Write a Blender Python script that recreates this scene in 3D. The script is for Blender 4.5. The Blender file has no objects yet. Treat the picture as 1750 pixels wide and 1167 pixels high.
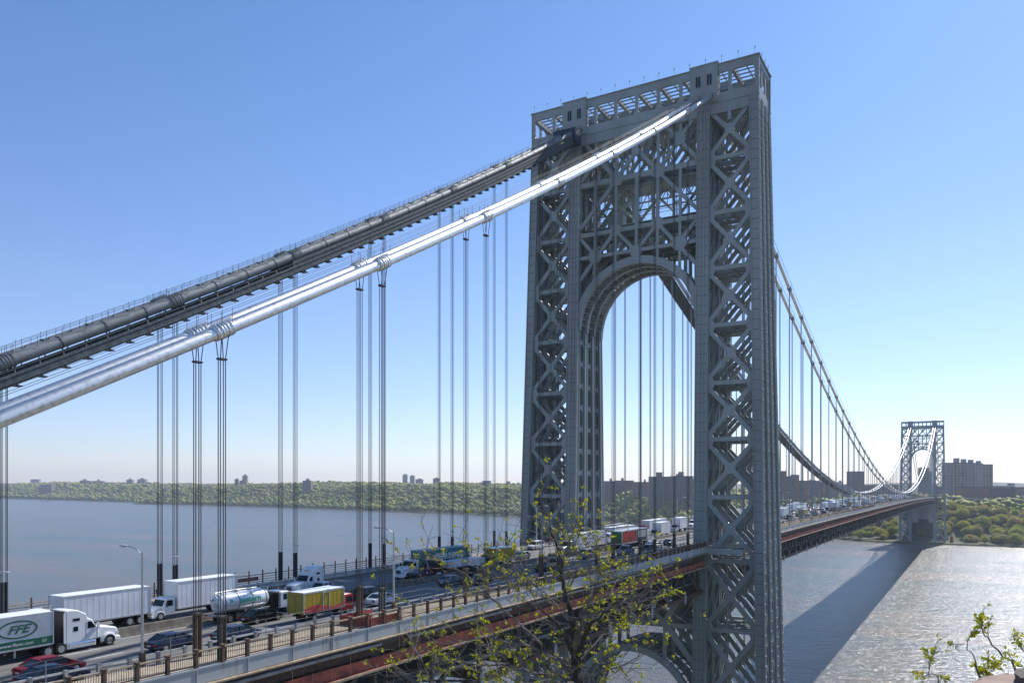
import bpy, math, random
import numpy as np
from mathutils import Vector, Matrix
R = math.radians
rnd = random.Random(7)
sc = bpy.context.scene
COL = sc.collection

# ------------------------------------------------------------------ camera, sky, sun, exposure
CAM = Vector((-169.53, -64.58, 81.4)); YAW = R(30.43); FOC = 1351.09
FWD = Vector((math.cos(YAW), math.sin(YAW), 0)); RT = Vector((math.sin(YAW), -math.cos(YAW), 0))
cam = bpy.data.cameras.new('camera'); cam_o = bpy.data.objects.new('camera', cam); COL.objects.link(cam_o)
cam_o.location = CAM; cam_o.rotation_euler = (R(90), 0, YAW - R(90))
cam.sensor_width = 36; cam.lens = FOC * 36 / 1750; cam.shift_y = (827.13 - 583.5) / 1750
cam.clip_start = 0.3; cam.clip_end = 30000
sc.camera = cam_o
SUN_EL, SUN_AZ = R(43.7), R(98.8)          # azimuth clockwise from +Y
SUN_DIR = Vector((math.sin(SUN_AZ) * math.cos(SUN_EL), math.cos(SUN_AZ) * math.cos(SUN_EL), math.sin(SUN_EL)))
w = bpy.data.worlds.new('World'); sc.world = w; w.use_nodes = True
wn = w.node_tree; wn.nodes.clear()
sky = wn.nodes.new('ShaderNodeTexSky'); sky.sky_type = 'NISHITA'; sky.sun_disc = False
sky.sun_elevation = SUN_EL; sky.sun_rotation = SUN_AZ
sky.altitude = 50; sky.air_density = 1.0; sky.dust_density = 0.2; sky.ozone_density = 1.6
bg = wn.nodes.new('ShaderNodeBackground'); bg.inputs[1].default_value = 0.113
wo = wn.nodes.new('ShaderNodeOutputWorld')
# cool the pale band near the horizon: the photograph's horizon is milky blue
tcw = wn.nodes.new('ShaderNodeTexCoord'); sep = wn.nodes.new('ShaderNodeSeparateXYZ'); rampw = wn.nodes.new('ShaderNodeValToRGB')
rampw.color_ramp.elements[0].position = 0.0; rampw.color_ramp.elements[0].color = (.80,.835,1.10,1)
rampw.color_ramp.elements[1].position = .60; rampw.color_ramp.elements[1].color = (.63,.90,1.14,1)
e_ = rampw.color_ramp.elements.new(.22); e_.color = (.84,.90,1.12,1)
mixw = wn.nodes.new('ShaderNodeMix'); mixw.data_type = 'RGBA'; mixw.blend_type = 'MULTIPLY'; mixw.inputs[0].default_value = 1
wn.links.new(tcw.outputs['Generated'], sep.inputs[0]); wn.links.new(sep.outputs[2], rampw.inputs[0])
wn.links.new(sky.outputs[0], mixw.inputs[6]); wn.links.new(rampw.outputs[0], mixw.inputs[7]); wn.links.new(mixw.outputs[2], bg.inputs[0]); wn.links.new(bg.outputs[0], wo.inputs[0])
sl = bpy.data.lights.new('sun', 'SUN'); sl.energy = 5.0; sl.angle = R(0.53); sl.color = (1, .96, .9)
so = bpy.data.objects.new('sun', sl); COL.objects.link(so)
so.rotation_euler = (-SUN_DIR).to_track_quat('-Z', 'Y').to_euler(); so.location = (0, 0, 400)
sc.view_settings.view_transform = 'Standard'; sc.view_settings.look = 'None'
sc.view_settings.gamma = 1; sc.view_settings.exposure = 0.3
sc.cycles.volume_bounces = 0; sc.cycles.max_bounces = 7; sc.cycles.glossy_bounces = 3
sc.cycles.use_denoising = True

def at(px, D, z=None):
    """a point seen at photo column px, D metres ahead of the camera"""
    p = CAM + FWD * D + RT * ((px - 875) / FOC * D)
    return Vector((p.x, p.y, CAM.z if z is None else z))

def zpx(py, D): return CAM.z - (py - 827.13) / FOC * D

# ------------------------------------------------------------------ materials
MATS = {}
def mat(name, col, rough=.6, metal=0., noise=0., nscale=1., col2=None, bump=0., bscale=None, spec=.5, streak=False, coord='Object', hi=.65, lo=.35, thr=None):
    if name in MATS: return MATS[name]
    m = bpy.data.materials.new(name); m.use_nodes = True; MATS[name] = m
    nt = m.node_tree; b = nt.nodes['Principled BSDF']; L = nt.links
    b.inputs['Base Color'].default_value = (*col, 1); b.inputs['Roughness'].default_value = rough
    b.inputs['Metallic'].default_value = metal; b.inputs['Specular IOR Level'].default_value = spec
    if noise or col2 or bump:
        tc = nt.nodes.new('ShaderNodeTexCoord'); mp = nt.nodes.new('ShaderNodeMapping')
        L.new(tc.outputs[coord], mp.inputs[0])
        if streak: mp.inputs['Scale'].default_value = (1, 1, .12)
        n = nt.nodes.new('ShaderNodeTexNoise'); n.inputs['Scale'].default_value = nscale; n.inputs['Detail'].default_value = 5
        L.new(mp.outputs[0], n.inputs[0])
        if noise or col2:
            r = nt.nodes.new('ShaderNodeValToRGB'); r.color_ramp.elements[0].position = lo; r.color_ramp.elements[1].position = hi
            c2 = col2 or tuple(c * (1 - noise) for c in col)
            r.color_ramp.elements[0].color = (*c2, 1); r.color_ramp.elements[1].color = (*(col if col2 else tuple(min(1, c * (1 + noise * .5)) for c in col)), 1)
            L.new(n.outputs[0], r.inputs[0]); L.new(r.outputs[0], b.inputs['Base Color'])
        if bump:
            n2 = nt.nodes.new('ShaderNodeTexNoise'); n2.inputs['Scale'].default_value = bscale or nscale * 3; n2.inputs['Detail'].default_value = 4
            L.new(tc.outputs[coord], n2.inputs[0])
            bp = nt.nodes.new('ShaderNodeBump'); bp.inputs['Strength'].default_value = bump
            L.new(n2.outputs[0], bp.inputs['Height']); L.new(bp.outputs[0], b.inputs['Normal'])
    return m

STEEL = mat('tower_paint', (.31,.355,.36), .5, 0, .0, .22, col2=(.225,.25,.245), streak=True, spec=.5, lo=.3, hi=.62)
SLOT_SHADE = mat('slot_shade', (.12, .14, .145), .8)  # dark bars on the columns: shadow lines of the batten gaps, put into colour
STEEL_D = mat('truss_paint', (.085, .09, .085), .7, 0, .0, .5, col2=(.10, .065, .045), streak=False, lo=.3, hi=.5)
GIRD = mat('girder_paint', (.37,.40,.41), .6, 0, .0, 1.1, col2=(.21,.15,.11), lo=.30, hi=.40, streak=True)
RUST = mat('rusty_steel', (.16, .085, .05), .85, 0, .0, 2.5, col2=(.07, .05, .045))
RUSTL = mat('rusty_rail', (.42, .34, .24), .7, 0, .0, 1.5, col2=(.26, .17, .1))
RED = mat('red_oxide', (.52,.13,.06), .75, 0, .0, .8, col2=(.24, .06, .035))
PIPE = mat('pipe_grey', (.33, .34, .35), .5, .2, .3, 1)
CABLE = mat('aluminium_cable', (.76,.76,.75), .43, 1., .0, 2.6, col2=(.56,.54,.52), bump=.14, bscale=14, lo=.30, hi=.5)
WRAP = mat('wrap_cable', (.25,.27,.27), .6, .25, .0, .9, col2=(.19,.20,.20), bump=.3, bscale=5)
MESHD = mat('platform_mesh', (.10, .12, .13), .8, 0, .4, 2)
ROPE = mat('rope_dark', (.05, .055, .065), .6, .1)
ROPEF = mat('rope_grey', (.27,.30,.32), .55, .2)
SOCK = mat('socket_dark', (.03, .035, .04), .7)
CONC = mat('concrete', (.36, .34, .30), .9, 0, .0, 1.1, col2=(.22, .19, .16), bump=.2, lo=.3, hi=.6)
CONCL = mat('concrete_pale', (.42, .43, .44), .9, 0, .25, .06, streak=True)
ASPH = mat('asphalt', (.175,.17,.16), .9, 0, .0, 1.0, col2=(.095,.093,.09), bump=.15, bscale=20, lo=.3, hi=.62)
_mp = [n for n in ASPH.node_tree.nodes if n.type == 'MAPPING'][0]; _mp.inputs['Scale'].default_value = (.035, .95, 1)
WALK = mat('sidewalk', (.42, .36, .27), .9, 0, .0, 2., col2=(.3, .25, .18))
PAINTW = mat('lane_paint', (.62, .62, .60), .7, 0, .25, 3)
GALV = mat('galvanised', (.55, .56, .57), .45, .6, .15, 3)
WHITE = mat('white_paint', (.78, .79, .80), .3, 0, .08, .6)
WHITE2 = mat('trailer_white', (.72, .74, .77), .4, 0, .12, .5, streak=False)
BLACK = mat('black_plastic', (.015, .015, .016), .6)
TYRE = mat('tyre_rubber', (.018, .018, .018), .9)
RIM = mat('rim_metal', (.55, .55, .56), .35, .9)
CHROME = mat('chrome', (.8, .8, .8), .12, 1.)
GLASS = mat('dark_glass', (.010,.018,.020), .09, 0, spec=.35)
REDL = mat('red_lens', (.45, .01, .01), .25)
HEADL = mat('head_lens', (.75, .76, .78), .12, .3)
AMBER = mat('amber_lens', (.7, .25, .02), .3)
GREEN = mat('sign_green', (.01, .13, .07), .5)
DGREEN = mat('livery_green', (.01, .10, .06), .45)
TEAL = mat('container_teal', (.012, .17, .19), .5, 0, .2, 1)
YEL = mat('box_yellow', (.40,.285,.012), .5, 0, .12, 1)
REDP = mat('red_paint', (.42, .02, .02), .3)
def paint(name, c, metal=.35, rough=.28): return mat(name, c, rough, metal, spec=.6)

# ------------------------------------------------------------------ mesh building
class MB:
    def __init__(s): s.v = []; s.f = []; s.m = []; s.mi = 0; s.mats = []
    def use(s, m):
        if m not in s.mats: s.mats.append(m)
        s.mi = s.mats.index(m); return s
    def add(s, vs, fs):
        o = len(s.v); s.v.extend(tuple(v) for v in vs); s.f.extend(tuple(i + o for i in f) for f in fs); s.m.extend([s.mi] * len(fs)); return s
    def box(s, x0, x1, y0, y1, z0, z1):
        return s.add([(x0,y0,z0),(x1,y0,z0),(x1,y1,z0),(x0,y1,z0),(x0,y0,z1),(x1,y0,z1),(x1,y1,z1),(x0,y1,z1)],
                     [(0,3,2,1),(4,5,6,7),(0,1,5,4),(1,2,6,5),(2,3,7,6),(3,0,4,7)])
    def beam(s, p0, p1, w, d, up=(1,0,0), w1=None, d1=None):
        p0 = Vector(p0); p1 = Vector(p1); t = (p1 - p0)
        if t.length < 1e-6: return s
        t.normalize(); up = Vector(up)
        a = t.cross(up)
        if a.length < 1e-4: up = Vector((0,1,0)); a = t.cross(up)
        a.normalize(); b = a.cross(t).normalized()
        w1 = w if w1 is None else w1; d1 = d if d1 is None else d1; vs = []
        for p, ww, dd in ((p0, w, d), (p1, w1, d1)):
            for i, j in ((-1,-1),(1,-1),(1,1),(-1,1)): vs.append(p + a * (ww/2*i) + b * (dd/2*j))
        return s.add(vs, [(0,1,2,3),(7,6,5,4),(0,4,5,1),(1,5,6,2),(2,6,7,3),(3,7,4,0)])
    def tube(s, pts, r, n=8, caps=True, r1=None):
        pts = [Vector(p) for p in pts]; rings = []; k = len(pts); ref = None
        for i, p in enumerate(pts):
            t = (pts[min(i+1,k-1)] - pts[max(i-1,0)]).normalized()
            if ref is None:
                ref = Vector((0,0,1)) if abs(t.z) < .9 else Vector((1,0,0))
            a = t.cross(ref)
            if a.length < 1e-4: a = t.cross(Vector((1,0,0)))
            a.normalize(); b = t.cross(a).normalized()
            rr = (r[i] if isinstance(r, (list, tuple)) else (r if r1 is None else r + (r1-r)*i/(k-1)))
            rings.append([p + (a*math.cos(2*math.pi*j/n) + b*math.sin(2*math.pi*j/n))*rr for j in range(n)])
        vs = [v for rg in rings for v in rg]; fs = []
        for i in range(k-1):
            for j in range(n):
                q = (j+1) % n; fs.append((i*n+j, i*n+q, (i+1)*n+q, (i+1)*n+j))
        if caps: fs += [tuple(range(n-1,-1,-1)), tuple((k-1)*n+j for j in range(n))]
        return s.add(vs, fs)
    def prism(s, poly, off, axis=1):
        """poly: list of 3D points (flat); off: extrusion vector"""
        n = len(poly); off = Vector(off); a = [Vector(p) for p in poly]; b = [p + off for p in a]
        return s.add(a + b, [tuple(range(n-1,-1,-1)), tuple(range(n, 2*n))] + [(i, (i+1)%n, n+(i+1)%n, n+i) for i in range(n)])
    def loft(s, rings, caps=True):
        n = len(rings[0]); vs = [v for r in rings for v in r]; fs = []
        for i in range(len(rings)-1):
            for j in range(n):
                q = (j+1) % n; fs.append((i*n+j, i*n+q, (i+1)*n+q, (i+1)*n+j))
        if caps: fs += [tuple(range(n-1,-1,-1)), tuple((len(rings)-1)*n+j for j in range(n))]
        return s.add(vs, fs)
    def holeplate(s, f, u0, u1, v0, v1, hu, hv, th, c=.35):
        """rectangle u0..u1 x v0..v1 with an octagonal hole inset by hu/hv; f(u,v,w)->3D, w in 0..th"""
        a0, a1, b0, b1 = u0+hu, u1-hu, v0+hv, v1-hv; cu = (a1-a0)*c; cv = (b1-b0)*c; cu = cv = min(cu, cv)
        out = [(u0,v0),(u1,v0),(u1,v0),(u1,v1),(u1,v1),(u0,v1),(u0,v1),(u0,v0)]
        out = [(u0,v0),(a0+cu,v0),(a1-cu,v0),(u1,v0),(u1,b0+cv),(u1,b1-cv),(u1,v1),(a1-cu,v1),(a0+cu,v1),(u0,v1),(u0,b1-cv),(u0,b0+cv)]
        inn = [(a0+cu*.4,b0+cv*.4),(a0+cu,b0),(a1-cu,b0),(a1-cu*.4,b0+cv*.4),(a1,b0+cv),(a1,b1-cv),(a1-cu*.4,b1-cv*.4),(a1-cu,b1),(a0+cu,b1),(a0+cu*.4,b1-cv*.4),(a0,b1-cv),(a0,b0+cv)]
        n = 12; vs = [f(u,v,0) for u,v in out] + [f(u,v,0) for u,v in inn] + [f(u,v,th) for u,v in out] + [f(u,v,th) for u,v in inn]
        fs = []
        for i in range(n):
            j = (i+1) % n
            fs += [(i,j,n+j,n+i), (2*n+j,2*n+i,3*n+i,3*n+j), (n+i,n+j,3*n+j,3*n+i), (j,i,2*n+i,2*n+j)]
        return s.add(vs, fs)
    def build(s, name, m=None, parent=None, smooth=False, mats=None):
        me = bpy.data.meshes.new(name); me.from_pydata(s.v, [], s.f)
        ml = s.mats if s.mats else [m]
        for q in ml: me.materials.append(q)
        if len(ml) > 1: me.polygons.foreach_set('material_index', s.m)
        if smooth:
            try: me.shade_smooth(); 
            except Exception: pass
            me.set_sharp_from_angle(angle=R(35))
        me.update()
        o = bpy.data.objects.new(name, me); COL.objects.link(o)
        if parent: o.parent = parent
        return o

def tag(o, label=None, cat=None, group=None, kind=None):
    if label: o['label'] = label
    if cat: o['category'] = cat
    if group: o['group'] = group
    if kind: o['kind'] = kind
    return o
def empty(name, loc=(0,0,0), rz=0, label=None, cat=None, group=None):
    o = bpy.data.objects.new(name, None); COL.objects.link(o); o.location = loc; o.rotation_euler = (0,0,rz)
    o.empty_display_size = .5
    return tag(o, label, cat, group)
def copy_tree(o, parent=None):
    c = o.copy(); COL.objects.link(c); c.parent = parent
    for ch in o.children: copy_tree(ch, c)
    return c
def text(name, body, size, m, parent, mtx, ext=.004, sx=1., italic=0., bold=0.):
    cu = bpy.data.curves.new(name, 'FONT'); cu.body = body; cu.size = size; cu.extrude = ext; cu.align_x = 'CENTER'; cu.align_y = 'CENTER'
    cu.shear = italic; cu.offset = bold; cu.resolution_u = 3
    t = bpy.data.objects.new(name, cu); COL.objects.link(t)
    dg = bpy.context.evaluated_depsgraph_get(); me = bpy.data.meshes.new_from_object(t.evaluated_get(dg))
    bpy.data.objects.remove(t); me.name = name; me.materials.clear(); me.materials.append(m)
    o = bpy.data.objects.new(name, me); COL.objects.link(o); o.parent = parent
    o.matrix_local = mtx @ Matrix.Diagonal((sx,1,1,1)); return o

def ordin(n): return '%d%s' % (n, 'th' if 10 <= n % 100 <= 20 else {1:'st',2:'nd',3:'rd'}.get(n % 10, 'th'))
def spline(xs, ys, x): return float(np.interp(x, xs, ys))
_kx = [-400,-30,60,200,350,560,700,820,940,1067,1300,1500]; _kz = [0,.15,.85,1.0,1.0,.5,-.35,-1.35,-2.6,-4.2,-6.5,-8]
_xx = np.linspace(-400,1500,400); _zz = np.interp(_xx,_kx,_kz); _kern = np.ones(21)/21
_zs = np.convolve(np.pad(_zz,10,'edge'),_kern,'valid')
def ZO(x): return float(np.interp(x,_xx,_zs))
RZ = 68.0
DX0, DX1 = -192., 1240.
SPAN = 1066.8

# ------------------------------------------------------------------ river, land
_sy = [-6000,-2500,-900,-300,-117,-40,9,60,105,400,896,1250,1607,2000,2287,2600,2937,3100,3252,3700,4616,6000,9000]
_sx = [-100,500,930,1010,1033,1037,1037,1042,1076,1255,1509,1615,1691,1765,1817,1838,1833,2050,2014,2090,2209,2500,3100]
def shore(y): return float(np.interp(y,_sy,_sx))
def hmax(y): return float(np.interp(y,[-6000,-300,100,500,900,1400,2200,2900,3080,3400,4700,9000],[35,46,45,56,61,68,76,66,28,62,74,80]))
def ground(x, y):
    d = x - shore(y); H = hmax(y)
    if d < 0: return -6.
    t = min(1, max(0, (d-24)/ (150 if y < 700 else 230))); t = t*t*(3-2*t)
    h = 1.6 + min(d,10)*.06 + (H*.84)*t + H*.22*min(1,max(0,(d-200)/700))
    h += 4*math.sin(x*.011+y*.007)*t + 3*math.sin(y*.019-x*.004)*t
    return h
def build_land():
    xs = np.concatenate([np.arange(0,44,4), np.arange(44,400,16), np.arange(400,1500,60), np.arange(1500,4300,350)])
    ys = np.concatenate([np.arange(-2900,-600,120), np.arange(-600,1100,22), np.arange(1100,4900,55), np.arange(4900,7900,250)])
    V = []; F = []; n = len(xs)
    for y in ys:
        s0 = shore(y) - 6
        for d in xs:
            x = s0 + d; V.append((x, y, ground(x, y)))
    for j in range(len(ys)-1):
        for i in range(n-1):
            a = j*n+i; F.append((a, a+1, a+n+1, a+n))
    me = bpy.data.meshes.new('far_shore_land'); me.from_pydata(V, [], F)
    m = mat('land', (.07,.085,.03), .95, 0, .0, .02, col2=(.10,.085,.06), lo=.4, hi=.6, bump=.3, bscale=.3)
    me.materials.append(m); me.shade_smooth()
    o = bpy.data.objects.new('far_shore_land', me); COL.objects.link(o); tag(o, 'wooded far bank of the river rising to a plateau', kind='structure')
build_land()
def build_near():
    # the bluff under the camera and the west end of the bridge
    V = []; F = []; xs = np.linspace(-395,-60,68); ys = np.linspace(-300,500,90)
    for y in ys:
        for x in xs:
            edge = -135 + 10*math.sin(y*.03) + 14*math.sin(y*.011+1)
            t = (x-edge+32)/62; t = min(1,max(0,t)); s = t*t*(3-2*t)
            p = Vector((x,y,0)) - CAM; D = p.x*FWD.x+p.y*FWD.y
            top = 79.2
            if D > 2: top = min(top, 79.9 - .62*D)
            if abs(y) < 24: top = min(top, 56)
            top = max(top, 30 if x < edge+10 else 2)
            z = top*(1-s) - 7*s + 1.2*math.sin(x*.4+y*.23)*(1-s)
            V.append((x,y,z))
    n = len(xs)
    for j in range(len(ys)-1):
        for i in range(n-1):
            a = j*n+i; F.append((a,a+1,a+n+1,a+n))
    me = bpy.data.meshes.new('near_bluff'); me.from_pydata(V,[],F)
    me.materials.append(mat('bluff', (.13,.12,.085), .95, 0, 0, .2, col2=(.07,.08,.03), bump=.4, bscale=1)); me.shade_smooth()
    o = bpy.data.objects.new('near_bluff', me); COL.objects.link(o); tag(o, 'rocky wooded bluff below the lookout', kind='structure')
build_near()
def water_mat():
    m = bpy.data.materials.new('river_water'); m.use_nodes = True; nt = m.node_tree; L = nt.links; b = nt.nodes['Principled BSDF']
    b.inputs['IOR'].default_value = 1.42; b.inputs['Roughness'].default_value = .25
    tc = nt.nodes.new('ShaderNodeTexCoord')
    n0 = nt.nodes.new('ShaderNodeTexNoise'); n0.inputs['Scale'].default_value = .006; n0.inputs['Detail'].default_value = 4
    mp0 = nt.nodes.new('ShaderNodeMapping'); mp0.inputs['Rotation'].default_value = (0,0,R(20)); mp0.inputs['Scale'].default_value = (2.2,.5,1)
    L.new(tc.outputs['Object'], mp0.inputs[0]); L.new(mp0.outputs[0], n0.inputs[0])
    cr = nt.nodes.new('ShaderNodeValToRGB'); cr.color_ramp.elements[0].position = .38; cr.color_ramp.elements[1].position = .62
    cr.color_ramp.elements[0].color = (.125,.100,.076,1); cr.color_ramp.elements[1].color = (.070,.088,.083,1)
    L.new(n0.outputs[0], cr.inputs[0]); L.new(cr.outputs[0], b.inputs['Base Color'])
    mp = nt.nodes.new('ShaderNodeMapping'); mp.inputs['Rotation'].default_value = (0,0,R(-28)); mp.inputs['Scale'].default_value = (1.,.42,1)
    L.new(tc.outputs['Object'], mp.inputs[0])
    prev = None
    for scale, dist, st in ((.05,1.1,.8),(.22,1.1,1.),(.7,.6,1.),(2.2,.25,.9)):
        n = nt.nodes.new('ShaderNodeTexNoise'); n.inputs['Scale'].default_value = scale; n.inputs['Detail'].default_value = 3; n.inputs['Roughness'].default_value = .6
        L.new(mp.outputs[0], n.inputs[0])
        bp = nt.nodes.new('ShaderNodeBump'); bp.inputs['Strength'].default_value = st; bp.inputs['Distance'].default_value = dist
        L.new(n.outputs[0], bp.inputs['Height'])
        if prev: L.new(prev.outputs[0], bp.inputs['Normal'])
        prev = bp
    L.new(prev.outputs[0], b.inputs['Normal']); return m
mb = MB(); mb.add([(-390,-2950,0),(3300,-2950,0),(3300,7950,0),(-390,7950,0)], [(0,1,2,3)])
tag(mb.build('river', water_mat()), 'broad grey blue river crossed by the bridge', kind='structure')

# ------------------------------------------------------------------ towers
TOP = 169.
def Wz(z): return 26.4 + (TOP-z)*.018
def Tz(z): return 5.3 + (TOP-z)*.0285
LEV = [161.0,149.5,138,126.3,114.4,102.4,90.7,78.7,65.6,51.5,36.5,21,5.5]
def build_tower():
    root = empty('bridge_tower', (0,0,0))
    fr = (-1,-1/3,1/3,1)
    def X(k, z, ins=.75): return fr[k]*(Tz(z)-ins)
    # columns
    for k in range(4):
        for s in (-1,1):
            for kind in ('in','out'):
                mb = MB().use(STEEL); z0, z1 = 3., 161.
                yc = (lambda z: s*15.0) if kind == 'in' else (lambda z: s*(Wz(z)-1.15))
                wd = 2.5 if kind == 'in' else 1.7; dp = 1.3
                def P(z, dy=0, dx=0): return (X(k,z)+dx, yc(z)+dy, z)
                mb.beam(P(z0), P(z1), wd, dp)
                for dy in ((-wd/2,-.35,.35,wd/2) if kind == 'in' else (-wd/2, wd/2)):
                    for dx in (-dp/2-.04, dp/2+.04):
                        mb.beam(P(z0,dy,dx), P(z1,dy,dx), .22, .26)
                if kind == 'out':
                    for dx in (-dp/2,-.2,.2,dp/2): mb.beam(P(z0,s*(wd/2+.06),dx), P(z1,s*(wd/2+.06),dx), .16, .14)
                mb.use(STEEL); zz = z0+1
                while zz < 160:
                    mb.use(SLOT_SHADE); q_ = P(zz)
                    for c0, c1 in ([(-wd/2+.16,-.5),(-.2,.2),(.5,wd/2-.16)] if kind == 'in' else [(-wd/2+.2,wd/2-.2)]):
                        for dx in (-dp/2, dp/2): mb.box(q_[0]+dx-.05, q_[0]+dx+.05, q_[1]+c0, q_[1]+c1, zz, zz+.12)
                    if kind == 'out':
                        mb.use(STEEL); a_, b_ = sorted((q_[1]+s*(wd/2-.02), q_[1]+s*(wd/2+.2))); mb.box(q_[0]-dp/2+.05, q_[0]+dp/2-.05, a_, b_, zz, zz+.22)
                    zz += 2.05
                mb.build('column', None, root)
    # oval hole lattice panels between the four planes, outer and inner leg faces
    for s in (-1,1):
        for kind in ('out','in','mid'):
            for k in range(3):
                mb = MB(); z = 4.
                while z < 160.5:
                    h = 3.1 if int(z*10) % 2 else 5.0
                    if kind == 'out': y = lambda zz: s*(Wz(zz)-.75)
                    elif kind == 'in': y = lambda zz: s*14.15
                    else: y = lambda zz: s*16.2
                    a, b = X(k,z+h/2)+.62, X(k+1,z+h/2)-.62
                    if kind == 'mid':
                        mb.beam((a,y(z),z),(b,y(z),z+h),.45,.16,up=(0,1,0)); z += h; continue
                    mb.holeplate(lambda u,v,w_: (u, y(v)+s*(w_ if kind=='out' else -w_), v), a, b, z, z+h, .8 if kind == 'out' else .42, .42, .16, .42)
                    z += h
                mb.build('lattice_panel', STEEL, root)
    # X bracing panels of the legs
    for s in (-1,1):
        for k in range(4):
            for i in range(len(LEV)-1):
                zt, zb = LEV[i], LEV[i+1]
                ya, = (16.25,); ybt, ybb = Wz(zt)-2.05, Wz(zb)-2.05
                g = .75 if i else 1.4
                A, B = (X(k,zt-g), s*ya, zt-g), (X(k,zb+.75), s*ybb, zb+.75)
                C_, D_ = (X(k,zt-g), s*ybt, zt-g), (X(k,zb+.75), s*ya, zb+.75)
                wd = .86 if i < 8 else 1.0
                mb = MB(); mb.beam(A,B,wd,.52); mb.beam(C_,D_,wd,.48)
                zc = (zt+zb)/2; yc = s*(ya+(ybt+ybb)/2)/2; xc = X(k,zc)
                q = .98
                oct_ = [(xc-.29,yc+q*a,zc+q*1.15*b) for a,b in ((-1,-.45),(-.5,-1),(.5,-1),(1,-.45),(1,.45),(.5,1),(-.5,1),(-1,.45))]
                mb.prism(oct_, (.58,0,0))
                mb.build('cross_brace', STEEL, root)
                # corner gussets and strut
                mb = MB()
                if i:
                    mb.beam((X(k,zt),s*ya,zt),(X(k,zt),s*ybt,zt),.85,.55)
                    for y0_, d in ((ya,1),(ybt,-1)):
                        mb.prism([(X(k,zt)-.31,s*y0_,zt-2.2),(X(k,zt)-.31,s*(y0_+d*.95),zt-1.3),(X(k,zt)-.31,s*(y0_+d*1.5),zt),(X(k,zt)-.31,s*(y0_+d*.95),zt+1.3),(X(k,zt)-.31,s*y0_,zt+2.2)],(.62,0,0))
                    mb.build('strut', STEEL, root)
                if i == 0:
                    mb.beam((xc,s*(ya+ybt)/2,zc+1.8),(xc,s*(ya+ybt)/2,zt),.75,.6); mb.build('strut', STEEL, root)
    # struts running through the tower depth at every level, with flat landing grids
    for s in (-1,1):
        mb = MB()
        for i, z in enumerate(LEV[1:]):
            for y in (16.6, (16.2+Wz(z)-2)/2, Wz(z)-2.4):
                mb.beam((-Tz(z)+1.2,s*y,z-.1),(Tz(z)-1.2,s*y,z-.1),.35,.45,up=(0,0,1))
            for k in range(3):
                mb.beam((X(k,z)+.5,s*16.8,z+.1),(X(k+1,z)-.5,s*(Wz(z)-2.6),z+.1),.4,.3,up=(0,0,1))
            zc = (LEV[i]+z)/2
            mb.beam((-Tz(zc)+1.3,s*(16.2+Wz(zc)-2)/2,zc),(Tz(zc)-1.3,s*(16.2+Wz(zc)-2)/2,zc),.35,.35,up=(0,0,1))
        tag(mb.build('depth_strut', STEEL, root),kind='stuff')
        mb = MB()   # stair flights and risers climbing inside the leg
        for i in range(len(LEV)-1):
            zt, zb = LEV[i], LEV[i+1]
            mb.beam((2.2,s*17.2,zb),(2.2,s*18.6,zt-.4),.16,.6,up=(1,0,0))
            mb.box(1.4,3.,s*18.0-.9,s*18.0+.9,zt-.9,zt-.75)
        for dx, dy in ((.4,18.3),(.9,18.3),(-1.2,22.4)): mb.beam((dx,s*dy,4),(dx,s*dy,160),.22,.22)
        mb.build('stair_flight', STEEL, root)
    # top girder band, gallery with openings, cap
    for sx in (-1,1):
        xf = sx*(Tz(165)-.05)
        mb = MB(); op = [(0.2,4.75,.25),(5.2,9.8,.25),(10.15,12.1,.1),(18.2,20.3,.12),(20.7,25.7,.2)]
        for s in (-1,1):
            for a,b,hu in op: mb.holeplate(lambda u,v,w_: (xf-sx*w_, s*u, v), a, b, 162.6, 167.6, .16 if b-a>3 else .14, .38, .5, .13)
            mb.box(min(xf,xf-sx*.47),max(xf,xf-sx*.47),*sorted((s*9.8,s*10.15)),162.6,167.6)
            mb.box(min(xf,xf-sx*.47),max(xf,xf-sx*.47),*sorted((s*4.75,s*5.2)),162.6,167.6)
            mb.box(min(xf,xf-sx*.47),max(xf,xf-sx*.47),*sorted((s*20.3,s*20.7)),162.6,167.6)
            mb.box(min(xf,xf-sx*.47),max(xf,xf-sx*.47),*sorted((s*25.7,s*26.45)),162.6,168.9)
        mb.box(min(xf,xf-sx*.47),max(xf,xf-sx*.47),-.2,.2,162.6,167.6)
        mb.box(min(xf,xf-sx*.5),max(xf,xf-sx*.5),-25.68,25.68,167.602,168.9)
        mb.box(min(xf,xf-sx*.6),max(xf,xf-sx*.6),-26.45,26.45,161.1,162.598)
        mb.box(min(xf+sx*.12,xf-sx*.6),max(xf+sx*.12,xf-sx*.6),-26.5,26.5,160.95,161.12)
        mb.box(min(xf+sx*.2,xf-sx*.7),max(xf+sx*.2,xf-sx*.7),-26.6,26.6,168.9,169.1)
        mb.build('gallery_wall', STEEL, root)
        mb = MB(); mb.box(min(xf,xf-sx*.9)+.03,max(xf,xf-sx*.9)-.03,-26.4,26.4,158.8,160.93)
        for y in np.arange(-25,25.1,2.5): mb.box(min(xf+sx*.03,xf)-.02,max(xf+sx*.03,xf)+.02,y-.06,y+.06,158.9,160.9)
        mb.build('top_girder', STEEL, root)
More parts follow.
